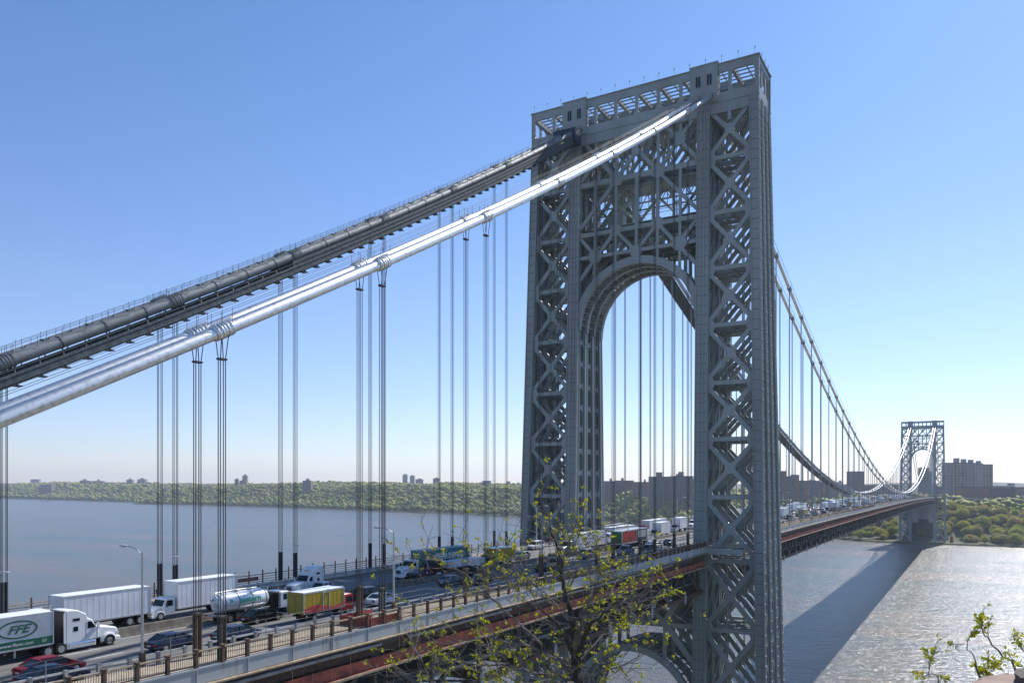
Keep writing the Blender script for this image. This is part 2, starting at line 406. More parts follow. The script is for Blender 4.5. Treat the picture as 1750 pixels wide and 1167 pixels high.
        for s in (-1,1):
            h = MB(); x0, x1 = sorted((xf+sx*.28, xf-sx*1.2)); ym = s*15.1
            h.box(x0,x1,ym-2.95,ym+2.95,161.3,169.35); h.box(x0-.12,x1+.12,ym-3.1,ym+3.1,169.35,169.6)
            ho = h.build('saddle_housing', STEEL, root)
            for dy in (-1.2,1.2):
                wmb = MB(); xo = xf+sx*.30
                wmb.box(min(xo,xo-sx*.06),max(xo,xo-sx*.06)+0,ym+dy-.55,ym+dy+.55,165,167.3); wo_ = wmb.build('window', GLASS, ho)
                f = MB()
                for a,b,c,d in ((-.62,.62,164.9,165.02),(-.62,.62,167.28,167.4),(-.62,-.5,165,167.3),(.5,.62,165,167.3),(-.04,.04,165,167.3)):
                    f.box(min(xo-sx*.05,xo+sx*.05),max(xo-sx*.05,xo+sx*.05),ym+dy+a,ym+dy+b,c,d)
                f.build('window_frame', STEEL, wo_)
            sd = MB()
            for c in (-1.35,1.35):
                sd.tube([(xf+sx*(-.2),s*15.05+c,162.9),(xf+sx*1.25,s*15.05+c,162.15)],.72,16)
            sd.build('saddle_sleeve', STEEL, root)
    for s in (-1,1):
        mb = MB(); y = s*26.2
        n = 3; L0 = -Tz(165)+.55; st = (-2*L0)/n
        for i in range(n): mb.holeplate(lambda u,v,w_: (u, y-s*w_, v), L0+i*st, L0+(i+1)*st, 162.6, 167.6, .35,.45,.35,.25)
        mb.box(L0,-L0,min(y,y-s*.4),max(y,y-s*.4),167.602,168.88); mb.box(L0,-L0,min(y,y-s*.4),max(y,y-s*.4),158.9,162.598)
        mb.box(-Tz(165)-.2,Tz(165)+.2,y-.35,y+.3,168.9+.002,169.095)
        mb.build('gallery_end_wall', STEEL, root)
    mb = MB()
    for y in np.arange(-26,26.2,5.2): mb.box(-Tz(165)+.5,Tz(165)-.5,y-.32,y+.32,167.5,168.6)
    for y in np.arange(-23.4,25,2.6): mb.box(-Tz(165)+.5,Tz(165)-.5,y-.1,y+.1,168.2,168.5)
    for x in (-3.9,-2.3,-.7,.9,2.5,3.9): mb.box(x-.09,x+.09,-25.5,25.5,167.95,168.18)
    mb.build('roof_beams', STEEL, root)
    mb = MB()
    for y in np.arange(-25,25.2,5.2): mb.box(-Tz(160)+1.,Tz(160)-1.,y-.35,y+.35,159.0,160.6)
    for s in (-1,1):
        for c in (-1.35,1.35): mb.tube([(x,s*15.05+c,162.3+.9*(1-(x/5)**2)) for x in np.linspace(-4.6,4.6,9)],.62,12)
    for x in (-1.6,1.6): mb.box(x-.3,x+.3,-25,25,158.9,160.3)
    mb.build('floor_beams', STEEL, root)
    for y in np.arange(-25.6,25.8,3.42):
        mb = MB(); mb.tube([(-5.2,y,169.05),(-5.2,y,170.5)],.045,5); mb.tube([(-5.2,y,170.45),(-5.2,y,170.8)],.13,6)
        mb.build('light_pole', GALV, root)
    for x in (-2.4,.6,3.4): MB().tube([(x,-26.3,169.05),(x,-26.3,170.6)],.08,6).build('light_pole', GALV, root)
    # portal between the legs: bracing in four planes, arch ribs
    def portal(k):
        def bm(y0,z0,y1,z1,w_,d): mb.beam((X(k,z0),y0,z0),(X(k,z1),y1,z1),w_,d)
        mb = MB()
        for z,w_ in ((149.5,1.15),(138,.95)): bm(-13.7,z,13.7,z,w_,.6)
        bm(-13.7,132.8,13.7,132.8,.75,.56)
        mb.build('portal_strut', STEEL, root)
        mb = MB()
        if k == 2: bm(-13.6,149,-4.9,138.5,.6,.4); bm(-4.9,149,4.9,138.5,.6,.4); bm(4.9,149,13.6,138.5,.6,.44)
        for s in (-1,1):
            bm(s*4.9,149.5,-s*4.75,160.6,.78,.5 if s>0 else .46)
            bm(s*4.9,149.5,s*13.7,160.5,.78,.5); bm(s*13.7,150.3,s*5.0,160.8,.78,.46)
            bm(s*4.9,149.3,s*13.7,139.6,.78,.5)
            bm(s*4.9,138,s*13.8,127.6,.78,.5); bm(s*4.9,138,0,132.6,.7,.5); bm(s*13.7,137.6,s*9.8,133.,.75,.46)
        mb.build('portal_brace', STEEL, root)
        mb = MB()
        for s in (-1,0,1):
            if s and k in (0,3): bm(s*4.9,129.4,s*4.9,159.2,.62,.42)
            elif s: bm(s*4.9,129.4,s*4.9,138,.6,.42); bm(s*4.9,149.5,s*4.9,159.2,.6,.42)
            if k == 0 or (k == 3 and s == 0): bm(s*9.9,138,s*9.9,149.5,.62 if s else .8,.4)
            bm(s*9.9,155.6,s*9.9,159.2,.6,.4)
            bm(s*9.9,132.5 if s==0 else 127.,s*9.9,138,.6,.38)
        mb.build('portal_post', STEEL, root)
        for y,z,q in ((4.9,149.5,1.5),(-4.9,149.5,1.5),(0,155.2,1.2),(9.8,155.3,1.2),(-9.8,155.3,1.2),(4.9,138,1.3),(-4.9,138,1.3),(0,132.6,1.3),(9.8,132.9,1.5),(-9.8,132.9,1.5)):
            xc = X(k,z); MB().prism([(xc-.33,y+q*a,z+q*b) for a,b in ((-1,-.5),(-.5,-1),(.5,-1),(1,-.5),(1,.5),(.5,1),(-.5,1),(-1,.5))],(.66,0,0)).build('gusset_plate', STEEL, root)
        # arch rib
        mb = MB(); zc = 116.4; a0, a1, n = 13.35, 14.95, 28
        for i in range(n):
            t0, t1 = math.pi*i/n, math.pi*(i+1)/n
            q = []
            for t,(r) in ((t0,a0),(t1,a0),(t1,a1),(t0,a1)): q.append((r*math.cos(t), zc+(r+.15)*math.sin(t)))
            if abs(q[2][0]) > 13.75 and abs(q[3][0]) > 13.75: q[2] = (math.copysign(13.75,q[2][0]), q[2][1]); q[3] = (math.copysign(13.75,q[3][0]), q[3][1])
            mb.prism([(X(k,y_[1])-.52,y_[0],y_[1]) for y_ in q],(1.04,0,0))
        mb.build('arch_rib', STEEL, root)
        # lower portal under the deck
        mb = MB(); bm(-13.7,51.6,13.7,51.6,1.1,.6)
        for s in (-1,1):
            bm(s*13.8,63.5,s*7.4,52,1.2,.78); bm(s*7.4,52,s*13.8,44.,1.2,.76); bm(s*7.4,52,s*7.4,43,.7,.6)
            bm(s*7.4,52,0,58.5,1.0,.7)
        mb.build('lower_portal_brace', STEEL, root)
        mb = MB(); zc = 30.6; n = 24
        for i in range(n):
            t0, t1 = math.pi*i/n, math.pi*(i+1)/n
            q = [(r*math.cos(t), zc+(r+1.1)*math.sin(t)) for t,r in ((t0,13.5),(t1,13.5),(t1,14.9),(t0,14.9))]
            if abs(q[2][0]) > 13.75 and abs(q[3][0]) > 13.75: q[2] = (math.copysign(13.78,q[2][0]), q[2][1]); q[3] = (math.copysign(13.78,q[3][0]), q[3][1])
            mb.prism([(X(k,y_[1])-.52,y_[0],y_[1]) for y_ in q],(1.04,0,0))
        mb.build('lower_arch_rib', STEEL, root)
    for k in range(4): portal(k)
    for zc, ex, nm in ((116.4,.15,'arch_lacing'),(30.6,1.1,'lower_arch_lacing')):
        mb = MB(); n = 30
        for i in range(1,n):
            t = math.pi*i/n
            for r in (13.6,14.8):
                y, z = r*math.cos(t), zc+(r+ex)*math.sin(t)
                if abs(y) < 13.8: mb.beam((-Tz(z)+1.2,y,z),(Tz(z)-1.2,y,z),.28,.16,up=(0,-math.sin(t),math.cos(t)))
            if i % 2 == 0 and i < n-1:
                t2 = math.pi*(i+1)/n
                for k in range(3):
                    y, z = 13.6*math.cos(t), zc+(13.6+ex)*math.sin(t); y2, z2 = 13.6*math.cos(t2), zc+(13.6+ex)*math.sin(t2)
                    mb.beam((X(k,z),y,z),(X(k+1,z2),y2,z2),.2,.14)
        mb.build(nm, STEEL, root)
    mb = MB()
    for z in (149.5,138,132.8,51.6):
        for y in (-9.9,-4.9,0,4.9,9.9): mb.beam((-Tz(z)+1.2,y,z),(Tz(z)-1.2,y,z),.45,.6,up=(0,0,1))
        for y0_,y1_ in ((-13,-4.9),(-4.9,4.9),(4.9,13)):
            for k in range(3): mb.beam((X(k,z)+.4,y0_,z+.2),(X(k+1,z)-.4,y1_,z+.2),.35,.22,up=(0,0,1)); mb.beam((X(k,z)+.4,y1_,z-.2),(X(k+1,z)-.4,y0_,z-.2),.35,.22,up=(0,0,1))
    for z in (155.3,143.8): 
        for y in (-9.9,-4.9,4.9,9.9): mb.beam((-Tz(z)+1.2,y,z),(Tz(z)-1.2,y,z),.4,.4,up=(0,0,1))
    mb.box(-3.4,3.4,-13.4,13.4,139.6,139.8); mb.box(-3.6,3.6,-13.2,3,147.9,148.1); mb.box(-5,5,-13.2,13.2,133.3,133.5)
    for y in np.arange(-12.6,12.7,2.8): mb.beam((1.5,y+1.4,150.5),(1.5,y,157),.12,.12)
    for x in (-2.2,2.2):
        mb.beam((x,-13.4,144.3),(x,13.4,144.3),.3,.3)
        for i_ in range(12): y = -13.2+2.2*i_; mb.beam((x,y,144.3 if i_ % 2 else 148.2),(x,y+2.2,148.2 if i_ % 2 else 144.3),.18,.16); mb.beam((x,y,144.3),(x,y,148.2),.14,.14)
    for y in (-10,-7.2,3.1,8.2): mb.beam((.5,y,139.8),(.5,y,144.3),.25,.25)
    mb.box(-.5,1.5,5.2,9.,139.9,143.2)
    for z in (141.2,141.9): mb.beam((-3,-13.3,z),(-3,13.3,z),.09,.09)
    tag(mb.build('portal_depth_bracing', STEEL, root),kind='stuff')
    # deck level balcony around the legs
    for s in (-1,1):
        mb = MB(); x0, x1 = -Tz(68)-1.2, Tz(68)+1.2
        mb.box(x0-.1,x0+.2,min(s*15.3,s*24.2),max(s*15.3,s*24.2),67.1,68.25); mb.box(x1-.2,x1+.1,min(s*15.3,s*24.2),max(s*15.3,s*24.2),67.1,68.25)
        mb.box(x0+.2,-Tz(68)+.1,min(s*15.3,s*24.2),max(s*15.3,s*24.2),67.9,68.2); mb.box(Tz(68)-.1,x1-.2,min(s*15.3,s*24.2),max(s*15.3,s*24.2),67.9,68.2)
        for x in (x0,x1):
            for z in (68.75,69.35): mb.box(x-.05,x+.05,min(s*15.3,s*24.2),max(s*15.3,s*24.2),z,z+.08)
            for y in np.arange(15.4,24.3,.28): mb.box(x-.015,x+.015,s*y-.02,s*y+.02,68.25,69.4)
        mb.build('balcony', GIRD, root)
    return root
tower = build_tower()
tag(tower, 'huge grey steel lattice tower in front, with an arch over the traffic', 'bridge tower', 'lattice towers of the bridge')
tower2 = copy_tree(tower); tower2.location = (SPAN, 0, -.6)
tower2['label'] = 'smaller looking lattice tower at the distant end of the main span'
for tw, lab in ((0,'wide concrete pier under the near lattice tower, standing in the river'),(SPAN,'dark stone footing under the distant lattice tower at the water edge')):
    p = empty('tower_pier', (tw,0,0), 0, lab, 'bridge pier')
    for s in (-1,1):
        mb = MB(); mb.prism([(-14,s*21.3-9.5,-8),(14,s*21.3-9.5,-8),(12.3,s*21.3-8.5,3.2 if tw==0 else 2.6),(-12.3,s*21.3-8.5,3.2 if tw==0 else 2.6)],(0,18,0)); mb.build('footing', CONC, p)
    MB().box(-10,10,-14,14,-8,1.2).build('tie_beam', CONC, p)

# ------------------------------------------------------------------ main cables
_cf = np.polyfit([-144.7,-129.8,-109.6,-91.9,-73.3,-6.4,-129.6,-92.5,-55.3,-4.7],[85.6,92.8,102.9,112.7,123.2,162.6,93.1,111.6,133.3,162.3],2)
def CZ(x):
    if x < -3: return float(np.polyval(_cf, x))
    if x > SPAN+3: return 163.2 - .56*(x-SPAN) + .0006*(x-SPAN)**2
    return 74.4 + 88.9*((x-SPAN/2)/(SPAN/2))**2
BX = [-20.2-18.288*j for j in range(9)]; MX = [21.3+18.288*j for j in range(57)]
def cable_pts(x0, x1, y, dz=0, step=6., dy=0):
    n = max(2, int(abs(x1-x0)/step)); return [(x0+(x1-x0)*i/n, y+dy, CZ(x0+(x1-x0)*i/n)+dz) for i in range(n+1)]
CY = {(-1,-1):-16.4,(-1,1):-13.65,(1,-1):13.65,(1,1):16.4}
names = {(-1,-1):'outermost silver main cable, lowest in the picture, on the lookout side',(-1,1):'silver main cable lying just inside the outermost silver one',
         (1,-1):'matte grey wrapped main cable above the work platform, inner one of its pair',(1,1):'matte grey wrapped main cable, outer one of the pair over the river side'}
def add_band(mb, x, y, L=1.8, r=.60, ropes=True, seg=14):
    s = (CZ(x+.5)-CZ(x-.5)); u = Vector((1,0,s)).normalized(); c = Vector((x,y,CZ(x)))
    mb.tube([c-u*L/2, c+u*L/2], r, seg)
    for k in (-1,0,1): mb.tube([c+u*(k*L*.38-.05), c+u*(k*L*.38+.05)], r*1.07, seg)
    if ropes:
        for k in (-.29,.29):
            q = c+u*k; mb.tube([q-u*.07, q+u*.05], r*1.10, seg)
    for j in range(7):
        p = c + u*(-L/2+L*(j+.5)/7) + Vector((0,0,r*1.0)); mb.box(p.x-.06,p.x+.06,p.y-.2,p.y+.2,p.z-.05,p.z+.13)
for (s,t), y in CY.items():
    side = s < 0
    root = empty('main_cable', (0,y,163), 0, names[(s,t)], 'bridge cable', 'four main cables')
    def pt(x0,x1,st,**k): return [(a,b-y,c-163) for a,b,c in cable_pts(x0,x1,y,step=st,**k)]
    m = CABLE if side else WRAP
    MB().tube(pt(-184,-5.6,4), .49 if side else .60, 20).build('cable_side_span', m, root, smooth=True)
    MB().tube(pt(5.6,SPAN-5.6,9) if side else pt(5.6,460,9), .46, 14).build('cable_main_span', m, root, smooth=True)
    if not side: MB().tube(pt(460,SPAN-5.6,9), .46, 14).build('cable_main_span', CABLE, root, smooth=True)
    MB().tube(pt(SPAN+5.6,SPAN+168,20), .46, 8).build('cable_side_span', CABLE, root, smooth=True)
    for x in BX:
        b = MB(); add_band(b, x, y, r=.58 if side else .68); b.v = [(p[0],p[1]-y,p[2]-163) for p in b.v]; b.build('cable_band', CABLE if side else WRAP, root, smooth=True)
    for i, x in enumerate(MX):
        b = MB(); add_band(b, x, y, ropes=False, seg=8); b.v = [(p[0],p[1]-y,p[2]-163) for p in b.v]; b.build('cable_band', ROPEF if (side or x < 460) else CABLE, root)
    # hand ropes with little posts
    b = MB()
    for dy in (-.55,.55):
        for x0,x1 in ((-184,-8),(8,SPAN-8)):
            P = cable_pts(x0,x1,y,dz=1.35 if side else 1.25,dy=dy,step=5); b.tube([(a,c-y,d-163) for a,c,d in P],.016 if x0<0 else .05,4,caps=False)
    xs = [x+d for x in BX for d in (-.5,.5)] + MX
    if not side: xs += list(np.arange(-180,-8,2.4))
    for x in xs:
        for dy in (-.55,.55): b.tube([(x,dy,CZ(x)+.35-163),(x,dy,CZ(x)+1.45-163)],.022,4)
    b.build('hand_rope', ROPE, root)
# suspended work platform below the river side pair
root = empty('work_platform', (0,15.02,160), 0, 'long dark scaffold platform slung under the matte grey wrapped cables', 'work platform')
def plat(x0,x1,name,st):
    b = MB(); n = max(2,int((x1-x0)/st)); tn = .75 if x0 > 0 else 1.55
    for i in range(n):
        a, c = x0+(x1-x0)*i/n, x0+(x1-x0)*(i+1)/n; za, zc = CZ(a)-160, CZ(c)-160
        lowa, lowc = -2.35, -2.35
        b.add([(a,-1.9,za+lowa),(c,-1.9,zc+lowc),(c,1.9,zc+lowc),(a,1.9,za+lowa),(a,-1.9,za+lowa-.1),(c,-1.9,zc+lowc-.1),(c,1.9,zc+lowc-.1),(a,1.9,za+lowa-.1)],[(0,1,2,3),(7,6,5,4),(0,4,5,1),(3,2,6,7)])
        if True:   # netting sides along the main span
            if x0 < 0: tn = 1.25 if a < -96 else .5
            for y in (-2.1,2.1):
                b.add([(a,y,za-2.3),(c,y,zc-2.3),(c,y,zc-tn),(a,y,za-tn),(a,y+.04,za-2.3),(c,y+.04,zc-2.3),(c,y+.04,zc-tn),(a,y+.04,za-tn)],[(0,1,2,3),(7,6,5,4),(3,2,6,7),(0,4,5,1)])
    return b.build(name, MESHD, root)
plat(-184,-9,'platform_floor',4); plat(8,452,'platform_floor',6)
b = MB()
for y in (-2.15,2.15):
    for dz in (-2.2,-1.5,-.9):
        b.tube([(p[0],y,p[2]-160) for p in cable_pts(-184,-9,0,dz=dz,step=6)],.045,5)
b.build('side_rail', MESHD, root)
b = MB(); x = -182
while x < -10:
    z = CZ(x)-160; big = int(x) % 3 == 0
    for y in (-2.15,2.15): b.beam((x,y,z-2.35),(x,y*.42,z+.62),.08,.08)
    b.beam((x,-2.2,z-2.5),(x,2.2,z-2.5),.1,.14,up=(0,0,1)); b.box(x-.45,x+.45,-2.15,-1.3,z-2.62,z-2.5); 
    x += 2.3
b.build('hanger', ROPE, root)
b = MB()
for i, x in enumerate(np.arange(-180,-12,4.6)):
    for y in (-1.35,1.35):
        z = CZ(x)-160; s_ = CZ(x+.5)-CZ(x-.5); u = Vector((1,0,s_)).normalized(); c = Vector((x,y,z))
        b.tube([c-u*.06,c+u*.06],.655,14)
b.build('wrap_band', ROPE, root)
for x in (-9.3,):
    MB().box(x-1.6,x+1.2,-2.8,2.8,CZ(x)-160-2.6,CZ(x)-160+.6).build('netted_cage', mat('blue_net',(.02,.05,.09),.8), root)

# ------------------------------------------------------------------ suspenders
def near_susp(x, y, s, idx, lab):
    z0 = RZ+.2+ZO(x); zt = CZ(x); root = empty('suspender', (x,y,z0), 0, lab, 'suspender', 'suspender ropes of the side span')
    top = 3.3 if s < 0 else 3.95
    for dx in (-.23,.23):
        for dy in (-.12,.12):
            MB().tube([(dx,dy,top-.1),(dx,dy,zt-z0-2.1),(dx*1.4,dy*3.4,zt-z0-.05)],.036,6).build('rope', ROPE, root)
    cl = MB(); cl.box(-.34,.34,-.21,.21,zt-z0-2.2,zt-z0-2.06); cl.build('clamp', ROPE, root)
    sk = MB()
    if s < 0:
        for dx in (-.2,.2):
            for dy in (-.14,.14): sk.tube([(dx,dy,0),(dx,dy,top)],.10,8)
        sk.box(-.31,.31,-.26,.26,top-.1,top+.06); sk.build('socket', mat('socket_rust',(.15,.10,.065),.85,0,0,3,col2=(.07,.05,.04)) if y > -15 else mat('socket_brown',(.10,.09,.075),.8,0,0,3,col2=(.045,.04,.038)), root)
    else:
        for dx in (-.19,.19): sk.tube([(dx,0,-1),(dx,0,top)],.165,10)
        sk.build('socket', SOCK, root)
pos = ['closest to the tower','second from the tower','third from the tower','fourth from the tower','fifth from the tower','sixth from the tower','seventh from the tower','eighth from the tower','ninth from the tower']
for j, x in enumerate(BX):
    if j > 7: continue
    for (s,t), y in CY.items():
        lab = 'dark suspender ropes, %s, on %s cable %s' % (pos[j], 'inner' if s*t < 0 else 'outer', 'of silver pair' if s < 0 else 'of wrapped grey pair')
        near_susp(x, y, s, j, lab)
unit = MB()
for dx in (-.32,.32): unit.tube([(dx,0,0),(dx,0,1)],.085,4)
um = unit.build('suspender', ROPEF); ume = um.data; bpy.data.objects.remove(um)
for j, x in enumerate(MX):
    for (s,t), y in CY.items():
        z0 = RZ+.1+ZO(x); o = bpy.data.objects.new('suspender', ume); COL.objects.link(o)
        o.location = (x,y,z0); o.scale = (1 + x/1400,1 + x/1400,max(.5,CZ(x)-z0))
        tag(o, 'thin pale ropes, %s beyond big tower, %s cable, %s pair' % (ordin(j+1), 'inner' if s*t < 0 else 'outer', 'lookout side' if s < 0 else 'upriver'), 'suspender', 'suspender ropes of the main span')

# ------------------------------------------------------------------ deck
def xs_range(a, b, st): n = max(1, int(round((b-a)/st))); return [a+(b-a)*i/n for i in range(n+1)]
def sweep(mb, xs, y0, y1, z0, z1):
    """a bar along the bridge following its camber"""
    rings = [[(x,y0,z0+ZO(x)),(x,y1,z0+ZO(x)),(x,y1,z1+ZO(x)),(x,y0,z1+ZO(x))] for x in xs]
    return mb.loft(rings)
XL = xs_range(DX0, DX1, 12)
tag(sweep(MB(), XL, -12.9, 12.9, 67.55, 68.0).build('road', ASPH), 'grey asphalt roadway of the bridge deck', kind='structure')
for s in (-1,1):
    tag(sweep(MB(), XL, *sorted((s*12.9,s*16.75)), 67.7, 68.2).build('pavement', WALK), 'raised walkway along the edge of the deck', kind='structure')
mb = MB()
for Y in (-9.4,-6.4,-3.4,3.4,6.4,9.4):
    x = DX0+2
    while x < 1060:
        mb.add([(x,Y-.07,68.006+ZO(x)),(x+2.8,Y-.07,68.006+ZO(x+2.8)),(x+2.8,Y+.07,68.006+ZO(x+2.8)),(x,Y+.07,68.006+ZO(x))],[(0,1,2,3)]); x += 11.2
for Y in (-12.3,-1.1,.35,12.3):
    for a, b in zip(XL[:-1],XL[1:]): mb.add([(a,Y-.06,68.006+ZO(a)),(b,Y-.06,68.006+ZO(b)),(b,Y+.06,68.006+ZO(b)),(a,Y+.06,68.006+ZO(a))],[(0,1,2,3)])
tag(mb.build('lane_markings', PAINTW), 'white lane lines on the roadway', kind='structure')

mb = MB(); prof = [(-.3,0),(.3,0),(.2,.25),(.1,.8),(-.1,.8),(-.2,.25)]
mb.loft([[(x,-.45+a,68.0+ZO(x)+b) for a,b in prof] for x in XL])
tag(mb.build('median_barrier', mat('stained_concrete',(.20,.17,.14),.9,0,0,1.3,col2=(.10,.085,.07),bump=.3)), 'stained concrete median barrier dividing the two directions of traffic', 'barrier')

deck = empty('bridge_deck', (0,0,67), 0, 'two level deck structure with pale fascia girder, red walkway and dark truss below', 'bridge deck')
def dbuild(mb, name, m): mb.v = [(a,b,c-67) for a,b,c in mb.v]; return mb.build(name, m, deck)
def gaps(a,b): return [(a,-9.6),(9.6,SPAN-9.6),(SPAN+9.6,b)]
for s in (-1,1):
    mb = MB()
    for a,b in gaps(DX0,DX1): 
        sweep(mb, xs_range(a,b,12), *sorted((s*16.75,s*17.0)), 67.1, 68.15)
        sweep(mb, xs_range(a,b,12), *sorted((s*16.7,s*17.06)), 68.15, 68.28)
    x = DX0
    while x < SPAN:
        if abs(x) > 9.7: mb.box(x-.04,x+.04,*sorted((s*16.99,s*17.07)),67.12+ZO(x),68.14+ZO(x))
        x += 4.57 if x < 0 else 9.14
    dbuild(mb,'fascia_girder',GIRD)
    mb = MB()
    for a,b in gaps(DX0,DX1):
        X_ = xs_range(a,b,12); sweep(mb,X_,*sorted((s*16.6,s*17.35)),66.94,67.06)
    dbuild(mb,'ledge',RUSTL)
    mb = MB()
    for a,b in gaps(DX0,DX1): sweep(mb,xs_range(a,b,12),*sorted((s*15.7,s*16.15)),66.2,66.9)
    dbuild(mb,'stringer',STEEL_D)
    mb = MB()
    for a,b in ((-190,-112),(-108,-88),(-83,-30)):
        X_ = xs_range(a,b,12); mb.tube([(x,s*16.55,66.35+ZO(x)) for x in X_],.17,8)
    dbuild(mb,'pipe',PIPE)
    # red protective screen of the lower walkway
    mb = MB()
    for a,b in gaps(DX0,DX1):
        X_ = xs_range(a,b,6)
        mb.loft([[(x,s*16.1,64.25+ZO(x)),(x,s*17.2,64.25+ZO(x)),(x,s*17.2,64.37+ZO(x)),(x,s*16.1,64.37+ZO(x))] for x in X_])
        mb.loft([[(x,s*16.45,64.37+ZO(x)),(x,s*16.51,64.37+ZO(x)),(x,s*16.31,65.25+ZO(x)+.06*math.sin(x*1.3)),(x,s*16.25,65.25+ZO(x)+.06*math.sin(x*1.3))] for x in X_])
    dbuild(mb,'red_walkway_screen',RED)
    mb = MB(); 
    for a,b in gaps(DX0,DX1): sweep(mb,xs_range(a,b,12),*sorted((s*17.2,s*17.3)),64.2,64.42)
    dbuild(mb,'walkway_edge',RUSTL)
    mb = MB(); x = DX0; i = 0
    while x < 700:
        if abs(x) > 10: mb.tube([(x,s*17.1,64.3+ZO(x)),(x,s*17.1,(65.6 if i % 3 else 67.1)+ZO(x))],.035,4)
        x += 2.28 if x < 0 else 6; i += 1
    dbuild(mb,'walkway_stanchion',RUSTL)
    # stiffening truss chords
    mb = MB()
    for a,b in ((DX0,-8.2),(8.2,SPAN-8.2),(SPAN+8.2,DX1)):
        X_ = xs_range(a,b,12); sweep(mb,X_,*sorted((s*15.1,s*15.75)),58.5,59.25); sweep(mb,X_,*sorted((s*15.1,s*15.75)),65.3,66.2)
    dbuild(mb,'truss_chord',RUST)
    PN = 18.288/2; nodes = [x for x in [-20.2-18.288*9+PN*k for k in range(0,140)] if x < DX1]
    ver, dia = MB(), MB()
    for i,x in enumerate(nodes):
        if abs(x) < 9 or abs(x-SPAN) < 9: continue
        one = s < 0 and x < 600
        v_ = MB() if one else ver
        v_.beam((x,s*15.42,59.25+ZO(x)),(x,s*15.42,65.3+ZO(x)),.42,.38)
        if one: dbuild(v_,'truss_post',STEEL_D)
        if i+1 < len(nodes) and not (-12 < x < 9):
            x2 = x+PN; a,b = ((x,65.3),(x2,59.3)) if i % 2 == 0 else ((x,59.3),(x2,65.3))
            d_ = MB() if one else dia
            d_.beam((a[0],s*15.42,a[1]+ZO(x)),(b[0],s*15.42,b[1]+ZO(x2)),.46,.40,up=(0,1,0))
            if one: dbuild(d_,'truss_diagonal',STEEL_D)
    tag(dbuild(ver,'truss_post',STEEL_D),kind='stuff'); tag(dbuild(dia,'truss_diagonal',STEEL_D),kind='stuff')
    for i,x in enumerate(nodes):
        if s < 0 and x < 560 and abs(x) > 12 and i % 2 == 0:
            q = MB(); z = ZO(x)+57.9
            q.prism([(x-.34,-15.98,z),(x+.34,-15.98,z),(x+.42,-15.98,z+1.3),(x+.2,-15.98,z+2.),(x,-15.98,z+2.3),(x-.2,-15.98,z+2.),(x-.42,-15.98,z+1.3)],(0,.2,0)); dbuild(q,'hanger_plate',GIRD)
for nm, zz, th, mm in (('upper_floor_beam',67.5,1.9,STEEL_D),('lower_floor_beam',60.3,1.5,STEEL_D)):
    mb = MB()
    for x in nodes:
        if abs(x) < 9 or abs(x-SPAN) < 9 or x > SPAN: continue
        mb.box(x-.22,x+.22,-15.05,15.05,zz-th+ZO(x),zz+ZO(x))
    dbuild(mb,nm,mm)
mb = MB(); sweep(mb,XL,-13.6,13.6,60.35,60.7)
dbuild(mb,'lower_deck',CONC)
mb = MB()
for y in (-13.55,13.4):
    for a,b in gaps(DX0,SPAN): sweep(mb,xs_range(a,b,12),y,y+.15,61.2,61.5)
for x in nodes[:62]:
    if abs(x) > 9:
        for y0_,y1_ in ((-15,0),(0,15)): mb.beam((x,y0_,59.0+ZO(x)),(x+PN,y1_,59.0+ZO(x)),.3,.25,up=(0,0,1)); mb.beam((x,y1_,58.75+ZO(x)),(x+PN,y0_,58.75+ZO(x)),.3,.2,up=(0,0,1))
dbuild(mb,'lateral_bracing',STEEL_D)

# railings
def railing(s, x0, x1, lab, near):
    root = empty('railing', (x0,s*16.9,68.2), 0, lab, 'railing', 'deck edge railings')
    def B(mb,name,m): mb.v = [(a-x0,b-s*16.9,c-68.2) for a,b,c in mb.v]; return mb.build(name,m,root)
    X_ = xs_range(x0,x1,6)
    mb = MB(); sweep(mb,X_,s*16.9-.08,s*16.9+.08,69.36,69.46); B(mb,'top_rail',RUSTL)
    if near == 2:
        mb = MB(); sweep(mb,X_,s*16.9-.05,s*16.9+.05,68.42,68.5); B(mb,'bottom_rail',RUST)
        mb = MB(); x = x0
        while x < x1: mb.beam((x,s*16.9,68.5+ZO(x)),(x,s*16.9,69.36+ZO(x)),.028,.028); x += .17
        B(mb,'pickets',RUST)
        x = x0
        while x < x1:
            p = MB(); p.box(x-.12,x+.12,s*16.9-.13,s*16.9+.13,68.2+ZO(x),69.52+ZO(x)); p.box(x-.17,x+.17,s*16.9-.17,s*16.9+.17,69.52+ZO(x),69.6+ZO(x)); B(p,'post',RUST); x += 2.286
    elif near == 1:
        mb = MB()
        for z in (68.45,68.75,69.05): sweep(mb,X_,s*16.9-.03,s*16.9+.03,z,z+.06)
        B(mb,'mid_rail',RUST)
        for xa, xb in ((-150,-131),(-124,-119),(-112,-97),(-24,-12)):
            mb = MB(); sweep(mb,xs_range(xa,xb,3),s*16.6-.03,s*16.6+.03,68.7,69.2); B(mb,'orange_net',mat('orange_net',(.26,.105,.075),.85,0,.45,1.5))
        x = x0
        while x < x1: p = MB(); p.box(x-.06,x+.06,s*16.9-.06,s*16.9+.06,68.2+ZO(x),70.0+ZO(x)); B(p,'post',RUST); x += 2.286
    else:
        mb = MB(); x = x0
        while x < x1:
            mb.box(x-.06,x+.06,s*16.9-.05,s*16.9+.05,68.3+ZO(x),69.36+ZO(x)); x += 1.1 if x < 300 else 3
        B(mb,'pickets',RUST)
        mb = MB(); sweep(mb,X_,s*16.9-.04,s*16.9+.04,68.4,68.52); B(mb,'bottom_rail',RUST)
railing(-1,-160,-9.5,'brown picket railing with rusty posts along near deck edge, left of tower',2)
railing(1,-160,-9.5,'rusty post and rail fence with orange netting along the upriver edge of the deck',1)
railing(-1,9.5,SPAN-9,'brown railing on the near deck edge running from the big tower to the distant tower',0)
